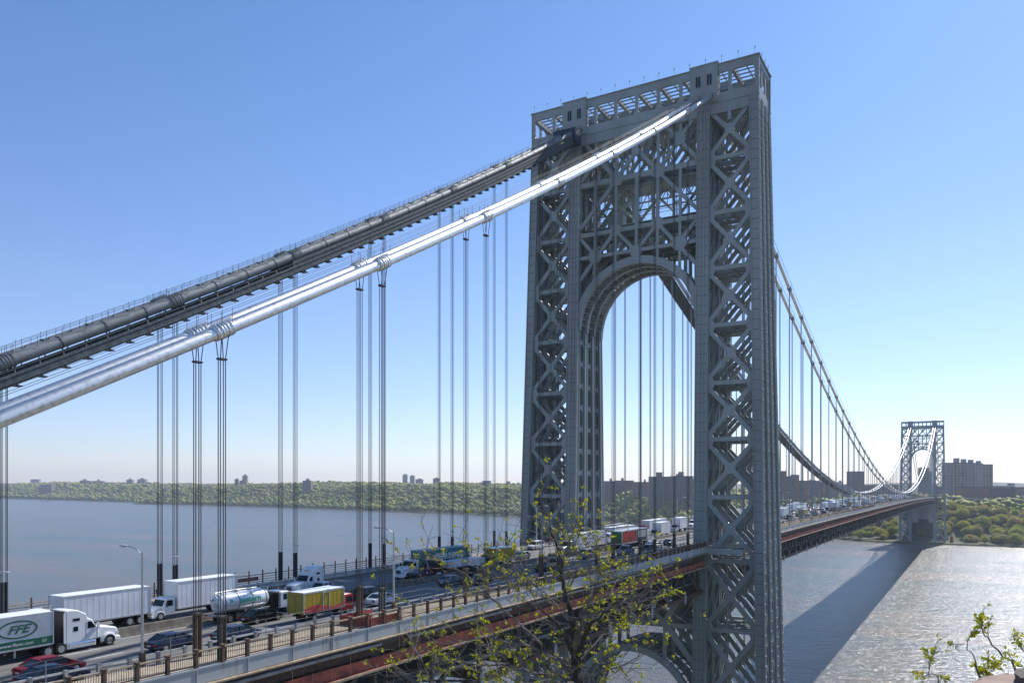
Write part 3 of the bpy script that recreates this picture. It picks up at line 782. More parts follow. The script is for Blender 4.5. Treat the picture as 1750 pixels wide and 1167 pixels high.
railing(1,9.5,SPAN-9,'railing on the upriver deck edge of the main span',0)
for s,x0,x1,lab in ((-1,-160,-9,'low grey guard rail between the near lanes and the walkway'),(1,-160,-9,'low grey guard rail between the far lanes and the upriver walkway'),(-1,9,900,'guard rail beside the near lanes of the main span'),(1,9,900,'guard rail beside the far lanes of the main span')):
    root = empty('guard_rail', (x0,s*12.6,68), 0, lab, 'guard rail', 'guard rails of the roadway')
    mb = MB(); X_ = xs_range(x0,x1,6)
    for z,h in ((68.35,.1),(68.8,.13)): sweep(mb,X_,s*12.6-.07,s*12.6+.07,z,z+h)
    mb.v = [(a-x0,b-s*12.6,c-68) for a,b,c in mb.v]; mb.build('rail', GALV if x0<0 else RUST, root)
    x = x0
    while x < min(x1,120):
        p = MB(); yy = 12.75 if s>0 else -12.75; p.box(x-.12-x0,x+.12-x0,-.2,.02,0,1.02+ZO(x)) if s<0 else p.box(x-.12-x0,x+.12-x0,-.02,.2,0,1.02+ZO(x)); p.build('post', PIPE, root); x += 2.286*2 if x>0 else 2.286
# wire screen between walkway and lanes (diamond mesh seen as thin lines)
root = empty('wire_fence', (-150,-12.95,68), 0, 'thin wire fence strands beside the near walkway in front of the traffic', 'wire fence')
b = MB()
for z in (1.35,1.9): b.tube([(x+150,0,z+ZO(x)+.05*math.sin(x*.35)) for x in np.arange(-150,-20,3.)],.012,4)
b.build('strand', ROPE, root)
b = MB()
for x in np.arange(-150,-20,9.14): b.tube([(x+150,0,.2),(x+150,0,2.0)],.035,5)
b.build('post', ROPEF, root)
root = empty('orange_barrier', (-113.9,-15,68.2), 0, 'red orange net barrier around work on the near walkway', 'net barrier')
onet = mat('safety_net',(.36,.07,.045),.8,0,.4,3)
MB().box(0,4.4,-1.9,-1.84,.05,.95).build('net', onet, root); MB().box(0,4.4,1.6,1.66,.05,.95).build('net', onet, root); MB().box(0,.06,-1.84,1.6,.05,.95).build('net', onet, root)
for x in (0,2.2,4.4):
    for y in (-1.95,1.7): MB().tube([(x,y,0),(x,y,1.05)],.11,8,r1=.08).build('post', onet, root)

# lamps
def lamp(x, s, lab, h=8.2):
    root = empty('street_lamp', (x,s*12.75,68.2+ZO(x)), 0, lab, 'street lamp', 'lamps along the roadway')
    MB().tube([(0,0,.9),(0,0,h)],.11,10,r1=.075).build('pole', GALV, root)
    MB().box(-.17,.17,-.17,.17,0,.95).build('base', RUST, root)
    arm = [(0,0,h-.25),(0,-s*.55,h+.12),(0,-s*1.2,h+.33),(0,-s*1.9,h+.36)]
    MB().tube(arm,.045,6).build('arm', GALV, root)
    hd = MB(); rings = []
    for t,wd,ht in ((0,.08,.05),(.15,.15,.09),(.45,.19,.12),(.75,.13,.07),(.85,.04,.03)):
        rings.append([(wd*math.cos(a),-s*(1.8+t),h+.36+ht*math.sin(a)) for a in [2*math.pi*i/10 for i in range(10)]])
    hd.loft(rings); ho = hd.build('lamp_head', GALV, root, smooth=True)
    MB().tube([(0,-s*2.2,h+.24),(0,-s*2.2,h+.31)],.12,10).build('lens', HEADL, ho)
lamp(-133.9,-1,'tall grey street lamp beside the white tractor unit at lower left')
lamp(-105.4,-1,'grey street lamp standing in front of the silver white sedan')
lamp(-73,-1,'grey street lamp partly behind the young tree, left of the tower')
lamp(-28,1,'street lamp on the upriver side just left of the near tower leg')
for i,x in enumerate((60,110,160,210,260,310,370,430)): lamp(x,1,'distant street lamp, %s beyond the near tower on the upriver side' % ordin(i+1))
for i,x in enumerate((85,140,200)): lamp(x,-1,'distant street lamp, %s beyond the near tower on the lookout side' % ordin(i+1))
# floodlights clamped on the river side suspenders
for i,(x,y) in enumerate(((-129.9,13.9),(-111.6,13.9),(-93.3,13.9),(-75.1,13.9),(-56.8,13.9))):
    r_ = empty('floodlight', (x,y-.3,68.2+5.0), 0, 'small floodlight clamped to suspender ropes, %s from the left' % ordin(i+1), 'floodlight', 'floodlights on the suspender ropes')
    q = MB(); q.tube([(0,0,-.06),(0,0,.06)],.42,10); q.build('housing', GALV, r_); MB().box(-.05,.05,-.05,.5,-.05,.05).build('clamp_arm', ROPE, r_)
# small signs and platform on the deck
r_ = empty('road_sign', (-21,13.2,68.3), 0, 'small green road sign at the foot of the far tower leg', 'road sign')
MB().box(-.03,.03,-.05,.05,0,3.2).build('post', GALV, r_); MB().box(-.08,-.031,-.9,.9,2.2,3.2).build('panel', GREEN, r_)
r_ = empty('walkway_shelter', (0,14.5,68.3), 0, 'long timber walled shelter on the far walkway beside the tower leg', 'shelter')
wood = mat('timber',(.30,.19,.10),.8,0,.3,1.5)
MB().box(-6,22,-.2,-.1,.2,2.6).build('wall', wood, r_); MB().box(-6.2,22.2,-.6,1.2,2.7,2.95).build('roof', PIPE, r_)
for x in np.arange(-6,22.1,3.5): MB().box(x-.07,x+.07,-.28,-.201,0,2.7).build('post', PIPE, r_)

# ------------------------------------------------------------------ vehicles (length along local +X = forward)
def wheel(root, x, y, r, wdt, side, dual=False, rim=RIM):
    t = MB(); yo = side*wdt/2
    t.tube([(x,y-wdt/2,r),(x,y+wdt/2,r)], r, 20); o = t.build('wheel', TYRE, root)
    m_ = MB(); ye = y+side*(wdt/2); m_.tube([(x,ye-.02*side,r),(x,ye+.015*side,r)], r*.62, 16)
    m_.tube([(x,ye,r),(x,ye+.05*side,r)], r*.2, 8); m_.build('rim', rim, o); return o
def car_spec(kind):
    return {'sedan': dict(L=4.45,W=1.70,H=1.33,belt=.86,nose=.62,trunk=.84,c0=-1.75,c1=-.95,c2=.35,c3=1.20,wb=1.32,r=.31),
            'suv':   dict(L=4.5,W=1.78,H=1.62,belt=1.02,nose=.86,trunk=1.0,c0=-2.12,c1=-1.9,c2=.35,c3=1.05,wb=1.32,r=.36),
            'van':   dict(L=4.9,W=1.86,H=1.86,belt=1.1,nose=.9,trunk=1.1,c0=-2.4,c1=-2.25,c2=.75,c3=1.6,wb=1.5,r=.35),
            'pickup':dict(L=5.2,W=1.86,H=1.74,belt=1.08,nose=.98,trunk=1.08,c0=-.75,c1=-.55,c2=.65,c3=1.25,wb=1.65,r=.39)}[kind]
def car(kind, body, name, label, cat, simple=False, group='passenger vehicles on the bridge'):
    q = car_spec(kind); root = empty(name,(0,0,0),0,label,cat,group); L,W,H = q['L'],q['W'],q['H']; b = q['belt']
    def ring(x, hw, z0, z1):   # rounded side section
        return [(x,-hw*.86,z0),(x,-hw,z0+.16),(x,-hw,(z0+z1)*.52),(x,-hw*.95,z1-.05),(x,-hw*.86,z1),(x,hw*.86,z1),(x,hw*.95,z1-.05),(x,hw,(z0+z1)*.52),(x,hw,z0+.16),(x,hw*.86,z0)]
    h = W/2; f = L/2; z0 = .2
    st = [(-f,h*.80,z0+.22,q['trunk']-.2),(-f+.06,h*.9,z0+.1,q['trunk']-.03),(-f+.35,h*.97,z0,q['trunk']),(q['c0'],h,z0,b),(0,h,z0,b),(q['c3']-.1,h,z0,b-.02),(q['c3']+.35,h*.985,z0,(b+q['nose'])/2+.04),(f-.35,h*.94,z0,q['nose']+.06),(f-.08,h*.84,z0+.08,q['nose']-.02),(f,h*.72,z0+.2,q['nose']-.2)]
    MB().loft([ring(*s_) for s_ in st]).build('body', body, root, smooth=True)
    cab = MB(); hw = h*.90; tw = h*.72; top = H
    def cr(x, z, k): return (x, z, k)
    lo = [(q['c0'],hw),(q['c3'],hw)]
    # greenhouse (glass) and roof
    vs = [(q['c0'],-hw,b-.02),(q['c3'],-hw,b-.04),(q['c3'],hw,b-.04),(q['c0'],hw,b-.02),(q['c1'],-tw,top-.06),(q['c2'],-tw,top-.06),(q['c2'],tw,top-.06),(q['c1'],tw,top-.06)]
    cab.add(vs,[(0,1,5,4),(1,2,6,5),(2,3,7,6),(3,0,4,7),(4,5,6,7)]); cab.build('window', GLASS, root)
    rf = MB(); e = .05
    rf.loft([[(q['c1']-.12,-tw*.95,top-.1),(q['c1']-.12,tw*.95,top-.1),(q['c1']-.1,tw*.9,top-.06),(q['c1']-.1,-tw*.9,top-.06)],
             [(q['c1']+.2,-tw-.04,top-.08),(q['c1']+.2,tw+.04,top-.08),(q['c1']+.2,tw*.85,top),(q['c1']+.2,-tw*.85,top)],
             [(q['c2']-.2,-tw-.04,top-.08),(q['c2']-.2,tw+.04,top-.08),(q['c2']-.2,tw*.85,top),(q['c2']-.2,-tw*.85,top)],
             [(q['c2']+.1,-tw*.95,top-.1),(q['c2']+.1,tw*.95,top-.1),(q['c2']+.06,tw*.9,top-.07),(q['c2']+.06,-tw*.9,top-.07)]])
    rf.build('roof', body, root, smooth=True)
    pl = MB(); mid = (q['c1']+q['c2'])/2
    for s_ in (-1,1):
        pl.beam((q['c3'],s_*hw,b-.02),(q['c2'],s_*(tw+.01),top-.05),.09,.06); pl.beam((q['c0'],s_*hw,b-.02),(q['c1'],s_*(tw+.01),top-.05),.16 if kind!='sedan' else .12,.06)
        pl.beam((mid,s_*(hw+.005),b-.02),(mid,s_*(tw+.02),top-.05),.09,.05)
        if kind in ('van','suv'): pl.beam((q['c1']+.75,s_*(hw+.005),b-.02),(q['c1']+.78,s_*(tw+.02),top-.05),.12,.05)
        pl.box(q['c3']-.32,q['c3']-.16,s_*(h+.02)-.08,s_*(h+.02)+.08,b-.0,b+.13)
    pl.build('pillar', body, root)
    if kind == 'pickup':
        MB().box(-f+.12,q['c0']-.1,-h*.8,h*.8,b-.01,b+.012).build('cargo_bed', BLACK, root)
    for x in (-q['wb'],q['wb']):
        for s_ in (-1,1):
            a = MB(); a.tube([(x,s_*(h-.2),q['r']),(x,s_*(h+.004),q['r'])],q['r']*1.14,18); a.build('wheel_arch', BLACK, root)
            wheel(root, x, s_*(h-.08), q['r'], .2, s_)
    for s_ in (-1,1):
        MB().box(f-.22,f-.01,*sorted((s_*h*.42,s_*h*.8)),q['nose']-.24,q['nose']-.08).build('headlight', HEADL, root)
        MB().box(-f-.012,-f+.2,*sorted((s_*h*.45,s_*h*.87)),q['trunk']-.27,q['trunk']-.1).build('taillight', REDL, root)
    g = MB(); g.box(f-.1,f+.005,-h*.4,h*.4,q['nose']-.34,q['nose']-.14); g.box(f-.12,f-.0,-h*.6,h*.6,.28,.4); g.build('grille', BLACK, root)
    MB().box(-f-.02,-f+.02,-.22,.22,.5,.62).build('number_plate', WHITE, root)
    return root
def boxbody(root, x0, x1, w, z0, z1, body, trim=GALV, rear=True, roof=WHITE, ribs=True):
    b = MB().box(x0,x1,-w/2,w/2,z0,z1-.03).build('cargo_box', body, root)
    MB().box(x0+.03,x1-.03,-w/2+.03,w/2-.03,z1-.03,z1).build('roof', roof, b)
    t = MB()
    for x in (x0,x1):
        for s_ in (-1,1): t.box(x-.05,x+.05,s_*w/2-.05,s_*w/2+.05,z0,z1)
    for s_ in (-1,1):
        t.box(x0+.05,x1-.05,s_*w/2-.025,s_*w/2+.03,z1-.16,z1-.0); t.box(x0+.05,x1-.05,s_*w/2-.02,s_*w/2+.035,z0-.02,z0+.12)
    t.build('edge_trim', trim, b)
    if ribs:
        r_ = MB(); x = x0+.6
        while x < x1-.3:
            for s_ in (-1,1): r_.box(x-.012,x+.012,s_*w/2-.01,s_*w/2+.012,z0+.12,z1-.16)
            x += .61
        r_.build('side_seams', body, b)
    if rear:
        for s_ in (-1,1):
            d = MB().box(x0-.03,x0-.002,*sorted((s_*.02,s_*(w/2-.07))),z0+.1,z1-.14).build('rear_door', body, b)
            m_ = MB()
            for y in (.28,.62): m_.tube([(x0-.05,s_*y,z0+.12),(x0-.05,s_*y,z1-.16)],.018,5)
            m_.build('lock_rod', GALV, d)
        for s_ in (-1,1): MB().box(x0-.06,x0-.0,*sorted((s_*(w/2-.3),s_*(w/2-.08))),z0-.18,z0-.06).build('taillight', REDL, b)
    return b
def trailer(root, x1, L=15., w=2.4, H=3.78, body=WHITE2, z0=1.05, reefer=False, roof=WHITE, ribs=True, skirt=False):
    """semi trailer whose front is at x1"""
    tr = empty('trailer',(0,0,0)); tr.parent = root; x0 = x1-L
    def P(mb,n,m): return mb.build(n,m,tr)
    bb = MB().box(x0,x1,-w/2,w/2,z0,H-.03); P(bb,'cargo_box',body); P(MB().box(x0+.02,x1-.02,-w/2+.02,w/2-.02,H-.03,H),'roof',roof)
    t = MB()
    for x in (x0,x1):
        for s_ in (-1,1): t.box(x-.05,x+.05,s_*w/2-.05,s_*w/2+.05,z0,H)
    for s_ in (-1,1):
        t.box(x0+.05,x1-.05,s_*w/2-.025,s_*w/2+.03,H-.15,H); t.box(x0+.05,x1-.05,s_*w/2-.02,s_*w/2+.035,z0-.05,z0+.1)
    P(t,'edge_trim',GALV)
    if ribs:
        r_ = MB(); x = x0+.6
        while x < x1-.3:
            for s_ in (-1,1): r_.box(x-.01,x+.01,s_*w/2-.01,s_*w/2+.01,z0+.1,H-.15)
            x += .61
        P(r_,'side_seams',body)
    for s_ in (-1,1): P(MB().box(x0-.03,x0-.002,*sorted((s_*.02,s_*(w/2-.07))),z0+.1,H-.14),'rear_door',body)
    fr = MB(); 
    for s_ in (-.45,.45): fr.box(x0+.1,x1-.3,s_-.06,s_+.06,z0-.32,z0-.03)
    fr.box(x0-.02,x0+.06,-w/2+.2,w/2-.2,.5,.62)
    for s_ in (-.7,.7): fr.box(x0+.0,x0+.05,s_-.04,s_+.04,.6,z0)
    P(fr,'frame',BLACK)
    for s_ in (-1,1): P(MB().box(x1-2.9,x1-2.75,s_*.75-.06,s_*.75+.06,.35,z0-.05),'landing_leg',GALV)
    for x in (x0+1.1,x0+2.25):
        for s_ in (-1,1): wheel(tr,x,s_*(w/2-.3),.48,.5,s_)
    for x in (x0+.35,):
        for s_ in (-1,1): P(MB().box(x-.02,x+.02,s_*(w/2-.33)-.27,s_*(w/2-.33)+.27,.3,z0-.05),'mud_flap',BLACK)
    return tr
def extr(poly, hw, ch=.08, root=None, name='cab', m=None, yc=0):
    """side profile (x,z) extruded to half width hw with chamfered flanks"""
    cx = sum(p[0] for p in poly)/len(poly); cz = sum(p[1] for p in poly)/len(poly)
    def ins(d): return [(p[0]+(cx-p[0])/max(1e-3,math.hypot(cx-p[0],cz-p[1]))*d, p[1]+(cz-p[1])/max(1e-3,math.hypot(cx-p[0],cz-p[1]))*d) for p in poly]
    i_ = ins(ch); rings = [[(x,yc-hw,z) for x,z in i_],[(x,yc-hw+ch,z) for x,z in poly],[(x,yc+hw-ch,z) for x,z in poly],[(x,yc+hw,z) for x,z in i_]]
    return MB().loft(rings).build(name, m, root, smooth=True)
def tractor(body, sleeper=True, fairing=True, daycab=False, name='semi_truck'):
    """road tractor, front bumper at x=0, extends back to about -6.6"""
    root = empty(name,(0,0,0))
    bk = -4.95 if sleeper else -3.75
    roofz = 3.55 if sleeper else 2.55
    cabp = [(-2.05,.85),(-2.0,1.72),(-2.22,1.84),(-2.62,2.55),(-3.0,2.72)]
    if sleeper: cabp += [(-3.2,3.15),(-3.9,3.52),(-4.4,3.6),(bk,3.6),(bk,.75)]
    else: cabp += [(bk,2.72),(bk,.85)]
    extr(cabp,1.08,.1,root,'cab',body)
    extr([(-.12,.78),(-.05,1.25),(-.2,1.5),(-.7,1.66),(-2.1,1.84),(-2.1,.8)],.80,.14,root,'hood',body)
    for s_ in (-1,1):
        f = MB(); ang = [R(a) for a in range(0,181,15)]; r0, r1 = .54, .70; cx = -1.02
        rings = []
        for a in ang: rings.append([(cx+r0*math.cos(a),s_*.70,.48+r0*math.sin(a)),(cx+r1*math.cos(a),s_*.72,.48+r1*math.sin(a)),(cx+r1*math.cos(a)*.97,s_*1.04,.48+r1*math.sin(a)*.95),(cx+r0*math.cos(a),s_*1.08,.48+r0*math.sin(a))])
        f.loft(rings); f.build('fender', body, root, smooth=True)
        MB().box(-.22,-.1,*sorted((s_*.66,s_*.98)),.95,1.15).build('headlight', HEADL, root)
        wheel(root,cx,s_*.90,.47,.28,s_,rim=CHROME)
        # side window, door seam, sleeper windows
        q = MB(); yy = s_*1.082; a_, b_ = sorted((yy,yy-s_*.03))
        q.prism([(-2.35,a_,1.86),(-3.05,a_,1.82),(-3.05,a_,2.42),(-2.72,a_,2.42),(-2.42,a_,1.98)],(0,b_-a_+.012 if s_>0 else -.0-.012,0)) 
        q.build('side_window', GLASS, root)
        d = MB(); 
        for x in (-2.2,-3.2): d.box(x-.012,x+.012,*sorted((yy-s_*.02,yy+s_*.008)),.95,2.45)
        d.build('door_seam', BLACK, root)
        if sleeper:
            MB().box(-4.35,-3.75,*sorted((yy-s_*.02,yy+s_*.012)),2.62,2.85).build('side_window', GLASS, root)
            MB().box(-4.3,-3.9,*sorted((yy-s_*.02,yy+s_*.012)),1.75,2.15).build('side_window', GLASS, root)
            extr([(bk,.8),(bk-.16,.8),(bk-.16,3.3),(bk-.05,3.55),(bk,3.55)],.03,.01,root,'side_fairing',body,yc=s_*1.04)
        t = MB(); t.tube([(-2.4,s_*.86,.62),(bk+.3,s_*.86,.62)],.27,14); t.build('fuel_tank', CHROME if sleeper else GALV, root, smooth=True)
        sk = MB(); sk.box(-2.3,bk+.1,*sorted((s_*1.0,s_*1.06)),.32,.84); sk.build('side_skirt', body, root) if sleeper else None
        m_ = MB(); m_.box(-2.25,-2.12,*sorted((s_*1.12,s_*1.32)),1.75,2.25); m_.tube([(-2.3,s_*1.02,2.2),(-2.2,s_*1.2,2.15)],.02,5); m_.build('mirror', body if sleeper else BLACK, root)
        for x in (-5.35,-6.45) if sleeper else (-4.35,-5.45): wheel(root,x,s_*.86,.47,.5,s_)
        MB().tube([(bk-.18,s_*.72,.9),(bk-.18,s_*.72,2.2 if sleeper else 3.1)],.06,10).build('exhaust_stack', BLACK if sleeper else CHROME, root)
    wsh = MB()
    wsh.add([(-2.03-.165,-.94,1.86),(-2.03-.165,.94,1.86),(-2.60,.84,2.52),(-2.60,-.84,2.52)],[(0,1,2,3)])
    wsh.v = [(x+.045,y,z+.02) for x,y,z in wsh.v]; wsh.add([(x-.02,y,z-.01) for x,y,z in wsh.v[:4]],[(3,2,1,0)]); wsh.build('windscreen', GLASS, root)
    g = MB(); g.box(-.09,-.02,-.42,.42,.85,1.38); gr = g.build('grille', BLACK, root)
    gb = MB(); 
    for z in np.arange(.9,1.36,.09): gb.box(-.03,-.005,-.4,.4,z,z+.025)
    gb.build('grille_bar', CHROME, gr)
    extr([(0,.32),(.04,.6),(-.05,.78),(-.5,.78),(-.5,.32)],1.06,.1,root,'bumper',body)
    fr = MB(); 
    for s_ in (-.4,.4): fr.box(-6.95 if sleeper else -5.95,-.5,s_-.06,s_+.06,.62,.86)
    fr.box(bk-1.9,bk-.6,-.5,.5,.86,1.0); fr.build('chassis', BLACK, root)
    if sleeper:
        MB().box(bk-.06,bk-.004,-1.0,1.0,.8,3.5).build('cab_gap_shade', BLACK, root)  # added black panel, stands in for the shade in the gap behind the cab
        MB().box(-3.22,-3.0,-.35,.35,3.1,3.16).build('roof_light', AMBER, root)
    return root
def straight(body, boxm, L, H, name='box_truck', roof=WHITE, cabover=False, wbox=2.3):
    """rigid box truck, front bumper at x=0"""
    root = empty(name,(0,0,0))
    if cabover:
        extr([(-.02,.45),(.0,1.2),(-.25,2.2),(-.5,2.32),(-1.65,2.32),(-1.7,.5)],1.0,.08,root,'cab',body)
        wz = [(.0,1.28),(-.22,2.12)]; hoodx = -.1
        wx = (-.02,-.24); wzz = (1.3,2.1)
    else:
        extr([(-1.25,.6),(-1.2,1.38),(-1.62,2.08),(-1.9,2.2),(-2.75,2.2),(-2.75,.6)],.98,.08,root,'cab',body)
        extr([(-.08,.55),(-.03,1.0),(-.2,1.2),(-1.3,1.42),(-1.3,.55)],.82,.12,root,'hood',body)
        wx = (-1.24,-1.60); wzz = (1.42,2.03)
    q = MB(); q.add([(wx[0]+.035,-.86,wzz[0]),(wx[0]+.035,.86,wzz[0]),(wx[1]+.035,.8,wzz[1]),(wx[1]+.035,-.8,wzz[1]),(wx[0]-.02,-.86,wzz[0]),(wx[0]-.02,.86,wzz[0]),(wx[1]-.02,.8,wzz[1]),(wx[1]-.02,-.8,wzz[1])],[(0,1,2,3),(7,6,5,4),(3,2,6,7)]); q.build('windscreen', GLASS, root)
    g = MB(); g.box(-.06,.01,-.5,.5,.7,1.05); g.build('grille', BLACK if body!=WHITE else GALV, root)
    MB().box(-.3,.08,-1.0,1.0,.34,.56).build('bumper', body if body==WHITE else GALV, root)
    cb = -1.8 if cabover else -2.85
    for s_ in (-1,1):
        yy = s_*(1.0 if cabover else .98); sx = (-.35,-1.2) if cabover else (-1.65,-2.4)
        MB().box(sx[1],sx[0],*sorted((yy-s_*.02,yy+s_*.012)),1.4,2.0).build('side_window', GLASS, root)
        MB().box(-.1,.02,*sorted((s_*.62,s_*.88)),.68,.88).build('headlight', HEADL, root)
        if not cabover:
            f = MB(); rings = []; cx = -.95
            for a in [R(t) for t in range(0,181,15)]: rings.append([(cx+.47*math.cos(a),s_*.7,.42+.47*math.sin(a)),(cx+.58*math.cos(a),s_*.72,.42+.58*math.sin(a)),(cx+.57*math.cos(a),s_*.98,.42+.55*math.sin(a)),(cx+.47*math.cos(a),s_*1.0,.42+.47*math.sin(a))])
            f.loft(rings); f.build('fender', body, root, smooth=True)
        m_ = MB(); m_.box(sx[0]+.1,sx[0]+.18,*sorted((s_*1.12,s_*1.3)),1.35,1.8); m_.build('mirror', BLACK, root)
        wheel(root,-.95,s_*.86,.42,.26,s_)
        wheel(root,cb-L*.72,s_*.8,.42,.46,s_)
        MB().box(cb-L*.72-.62,cb-L*.72-.58,s_*.8-.25,s_*.8+.25,.2,.8).build('mud_flap', BLACK, root)
    fr = MB(); 
    for s_ in (-.4,.4): fr.box(cb-L,-.4,s_-.05,s_+.05,.62,.82)
    fr.build('chassis', BLACK, root)
    boxbody(root, cb-L, cb, wbox, .95, H, boxm, roof=roof)
    return root
def place(root, xfront, y, head, label, cat, group='trucks on the bridge', sc_=.93, halfL=0.):
    """head=+1 drives toward +X.  xfront = world X of its nose"""
    root.location = (xfront - halfL*head*sc_, y, RZ+.008+ZO(xfront)); root.rotation_euler = (0,-math.atan((ZO(xfront+5)-ZO(xfront-5))/10)*head,0 if head > 0 else math.pi)
    root.scale = (sc_,)*3; return tag(root, label, cat, group)
def sidetext(name, body, size, m, parent, x, y, z, s, sx=1., italic=0., bold=0.):
    """lettering on the flank facing local side s (-1: -Y); reads left to right for a viewer there"""
    mt = Matrix.Translation((x,y,z)) @ (Matrix.Rotation(R(90),4,'X') if s < 0 else Matrix.Rotation(R(180),4,'Z') @ Matrix.Rotation(R(90),4,'X'))
    return text(name, body, size, m, parent, mt, sx=sx, italic=italic, bold=bold)

LN = {'e1':-1.95,'e2':-4.9,'e3':-7.9,'e4':-10.95,'w1':1.95,'w2':4.9,'w3':7.9,'w4':10.95}
# 1 white tractor with green lettered refrigerated trailer (eastbound)
t = tractor(WHITE); tr = trailer(t, -6.1, 15., body=WHITE2, H=3.75)
for c in tr.children:
    if c.name.startswith('side_seams'): bpy.data.objects.remove(c); break
r_ = MB()
for z in np.arange(1.95,3.55,.105): r_.box(-21.0,-6.25,-1.222,-1.2,z,z+.02)
r_.build('side_ribs', GALV, tr)
MB().box(-21.05,-6.15,-1.225,-1.2,1.16,1.78).build('green_band', DGREEN, tr)
lg = MB(); n = 40; ex, ez = -8.9, 2.66
for i in range(n):
    a0, a1 = 2*math.pi*i/n, 2*math.pi*(i+1)/n
    q = [(ex+rx*math.cos(a),-1.236,ez+rz*math.sin(a)) for a,rx,rz in ((a0,1.55,.72),(a1,1.55,.72),(a1,1.40,.60),(a0,1.40,.60))]
    lg.prism(q,(0,.012,0))
lo = lg.build('logo_ring', DGREEN, tr)
sidetext('logo_letters','FFE',.92,DGREEN,tr,ex,-1.232,ez-.02,-1,sx=1.25,italic=.35,bold=.02)
sidetext('web_address','www.ffeinc.com',.36,WHITE,tr,-9.0,-1.23,1.46,-1,sx=1.1,italic=.2)
sidetext('length_mark',"53'",.34,WHITE,tr,-6.8,-1.23,1.45,-1)
place(t,-129.15,LN['e1'],1,'white sleeper tractor pulling trailer lettered FFE in green oval, lower left corner','semi truck')
# 2 white trailer behind it heading west
t = tractor(WHITE, sleeper=False); trailer(t,-4.9,9.0)
place(t,-134.6,LN['w2'],-1,'plain white box trailer heading left just behind the white tractor unit','semi truck')
# 3 white conventional box truck
t = straight(WHITE, WHITE2, 7.9, 3.85); place(t,-121.3,LN['w2'],-1,'white box truck with short hood, following the plain white trailer','box truck')
# 4 tanker heading east
t = empty('tanker_truck',(0,0,0)); TK = mat('tank_steel',(.80,.81,.82),.32,.3,.1,2)
extr([(-1.3,.6),(-1.2,1.45),(-1.6,2.2),(-1.85,2.4),(-3.0,2.4),(-3.0,.6)],1.03,.08,t,'cab',WHITE); extr([(-.1,.6),(-.05,1.1),(-.3,1.35),(-1.4,1.5),(-1.4,.6)],.85,.1,t,'hood',WHITE)
MB().box(-2.6,-1.75,-1.045,-1.01,1.5,2.15).build('side_window',GLASS,t); MB().box(-.3,.06,-1,1,.3,.58).build('bumper',CHROME,t)
q = MB(); 
for s_ in (-.42,.42): q.box(-11.1,-.3,s_-.06,s_+.06,.7,.95)
for x in np.arange(-4.3,-3.2,.25): q.box(x,x+.08,-.9,.9,.7,2.3)
q.build('chassis',BLACK,t)
rg = []
for x,r in ((-10.95,.25),(-10.9,.7),(-10.7,.95),(-10.4,1.03),(-4.9,1.03),(-4.6,.95),(-4.45,.6),(-4.42,.2)): rg.append([(x,r*math.cos(a),1.98+r*math.sin(a)) for a in [2*math.pi*i/24 for i in range(24)]])
tk = MB().loft(rg).build('tank',TK,t,smooth=True)
bd = MB()
for x in (-10.3,-8.6,-6.8,-4.95): bd.tube([(x-.05,0,1.98),(x+.05,0,1.98)],1.06,24)
bd.build('tank_band',ROPEF,tk)
q = MB(); q.tube([(-10.7,-.5,3.0),(-10.2,-.5,3.35),(-9.7,-.5,3.05)],.04,6); q.tube([(-8.3,.1,3.0),(-8.3,.1,3.15)],.35,12); q.tube([(-6.4,.1,3.0),(-6.4,.1,3.15)],.35,12); q.tube([(-10.5,.55,3.02),(-8,.62,3.1),(-5,.55,3.05)],.04,5); q.tube([(-9.1,-.3,3.0),(-8.6,-.3,3.3),(-7.9,-.3,3.05)],.05,6); q.build('top_fittings',GALV,tk)
q = MB(); q.tube([(-11.3,-.4,1.9),(-10.9,-.4,1.9)],.2,10); q.tube([(-11.2,.3,2.4),(-10.85,.3,2.4)],.15,8); q.box(-11.35,-10.95,-1.05,1.05,.75,.95); q.tube([(-11.2,-.9,2.5),(-11.2,-.4,2.9),(-10.9,-.1,2.9)],.05,6); q.build('rear_valve',GALV,t)
for s_ in (-1,1): MB().box(-11.42,-11.35,*sorted((s_*.7,s_*1.0)),.78,.92).build('taillight',REDL,t); wheel(t,-1.0,s_*.9,.46,.28,s_); wheel(t,-9.9,s_*.84,.46,.5,s_); wheel(t,-8.8,s_*.84,.46,.5,s_); MB().box(-8.0,-4.6,*sorted((s_*.95,s_*1.05)),.95,1.08).build('hose_tray',GALV,t)
for s_ in (-1,1): MB().tube([(-3.15,s_*.85,.8),(-3.15,s_*.85,2.9)],.07,8).build('exhaust_stack',CHROME,t)
gt = mat('lettering_green',(.02,.40,.24),.4)
for z_,sz,wd,tx_,xx in ((2.18,.86,1.12,'eastern',-7.2),(2.2,.7,1.1,'>',-9.65)):
    o = sidetext('tank_lettering',tx_,sz,gt,tk,xx,-1.05,z_,-1,sx=wd,bold=.028)
    # wrap the lettering onto the drum
    for v in o.data.vertices:
        zz = v.co.y + .2; yy = math.sqrt(max(.05, 1.045**2-zz*zz)); v.co.z += (yy-1.05)
place(t,-108.7,LN['e1'],1,'silver tank truck lettered eastern in green, beside the white box truck','tank truck')
# 5 white sleeper tractor without trailer heading west
t = tractor(WHITE); place(t,-102.9,LN['w2'],-1,'white sleeper tractor without trailer, heading left behind the yellow box truck','semi truck')
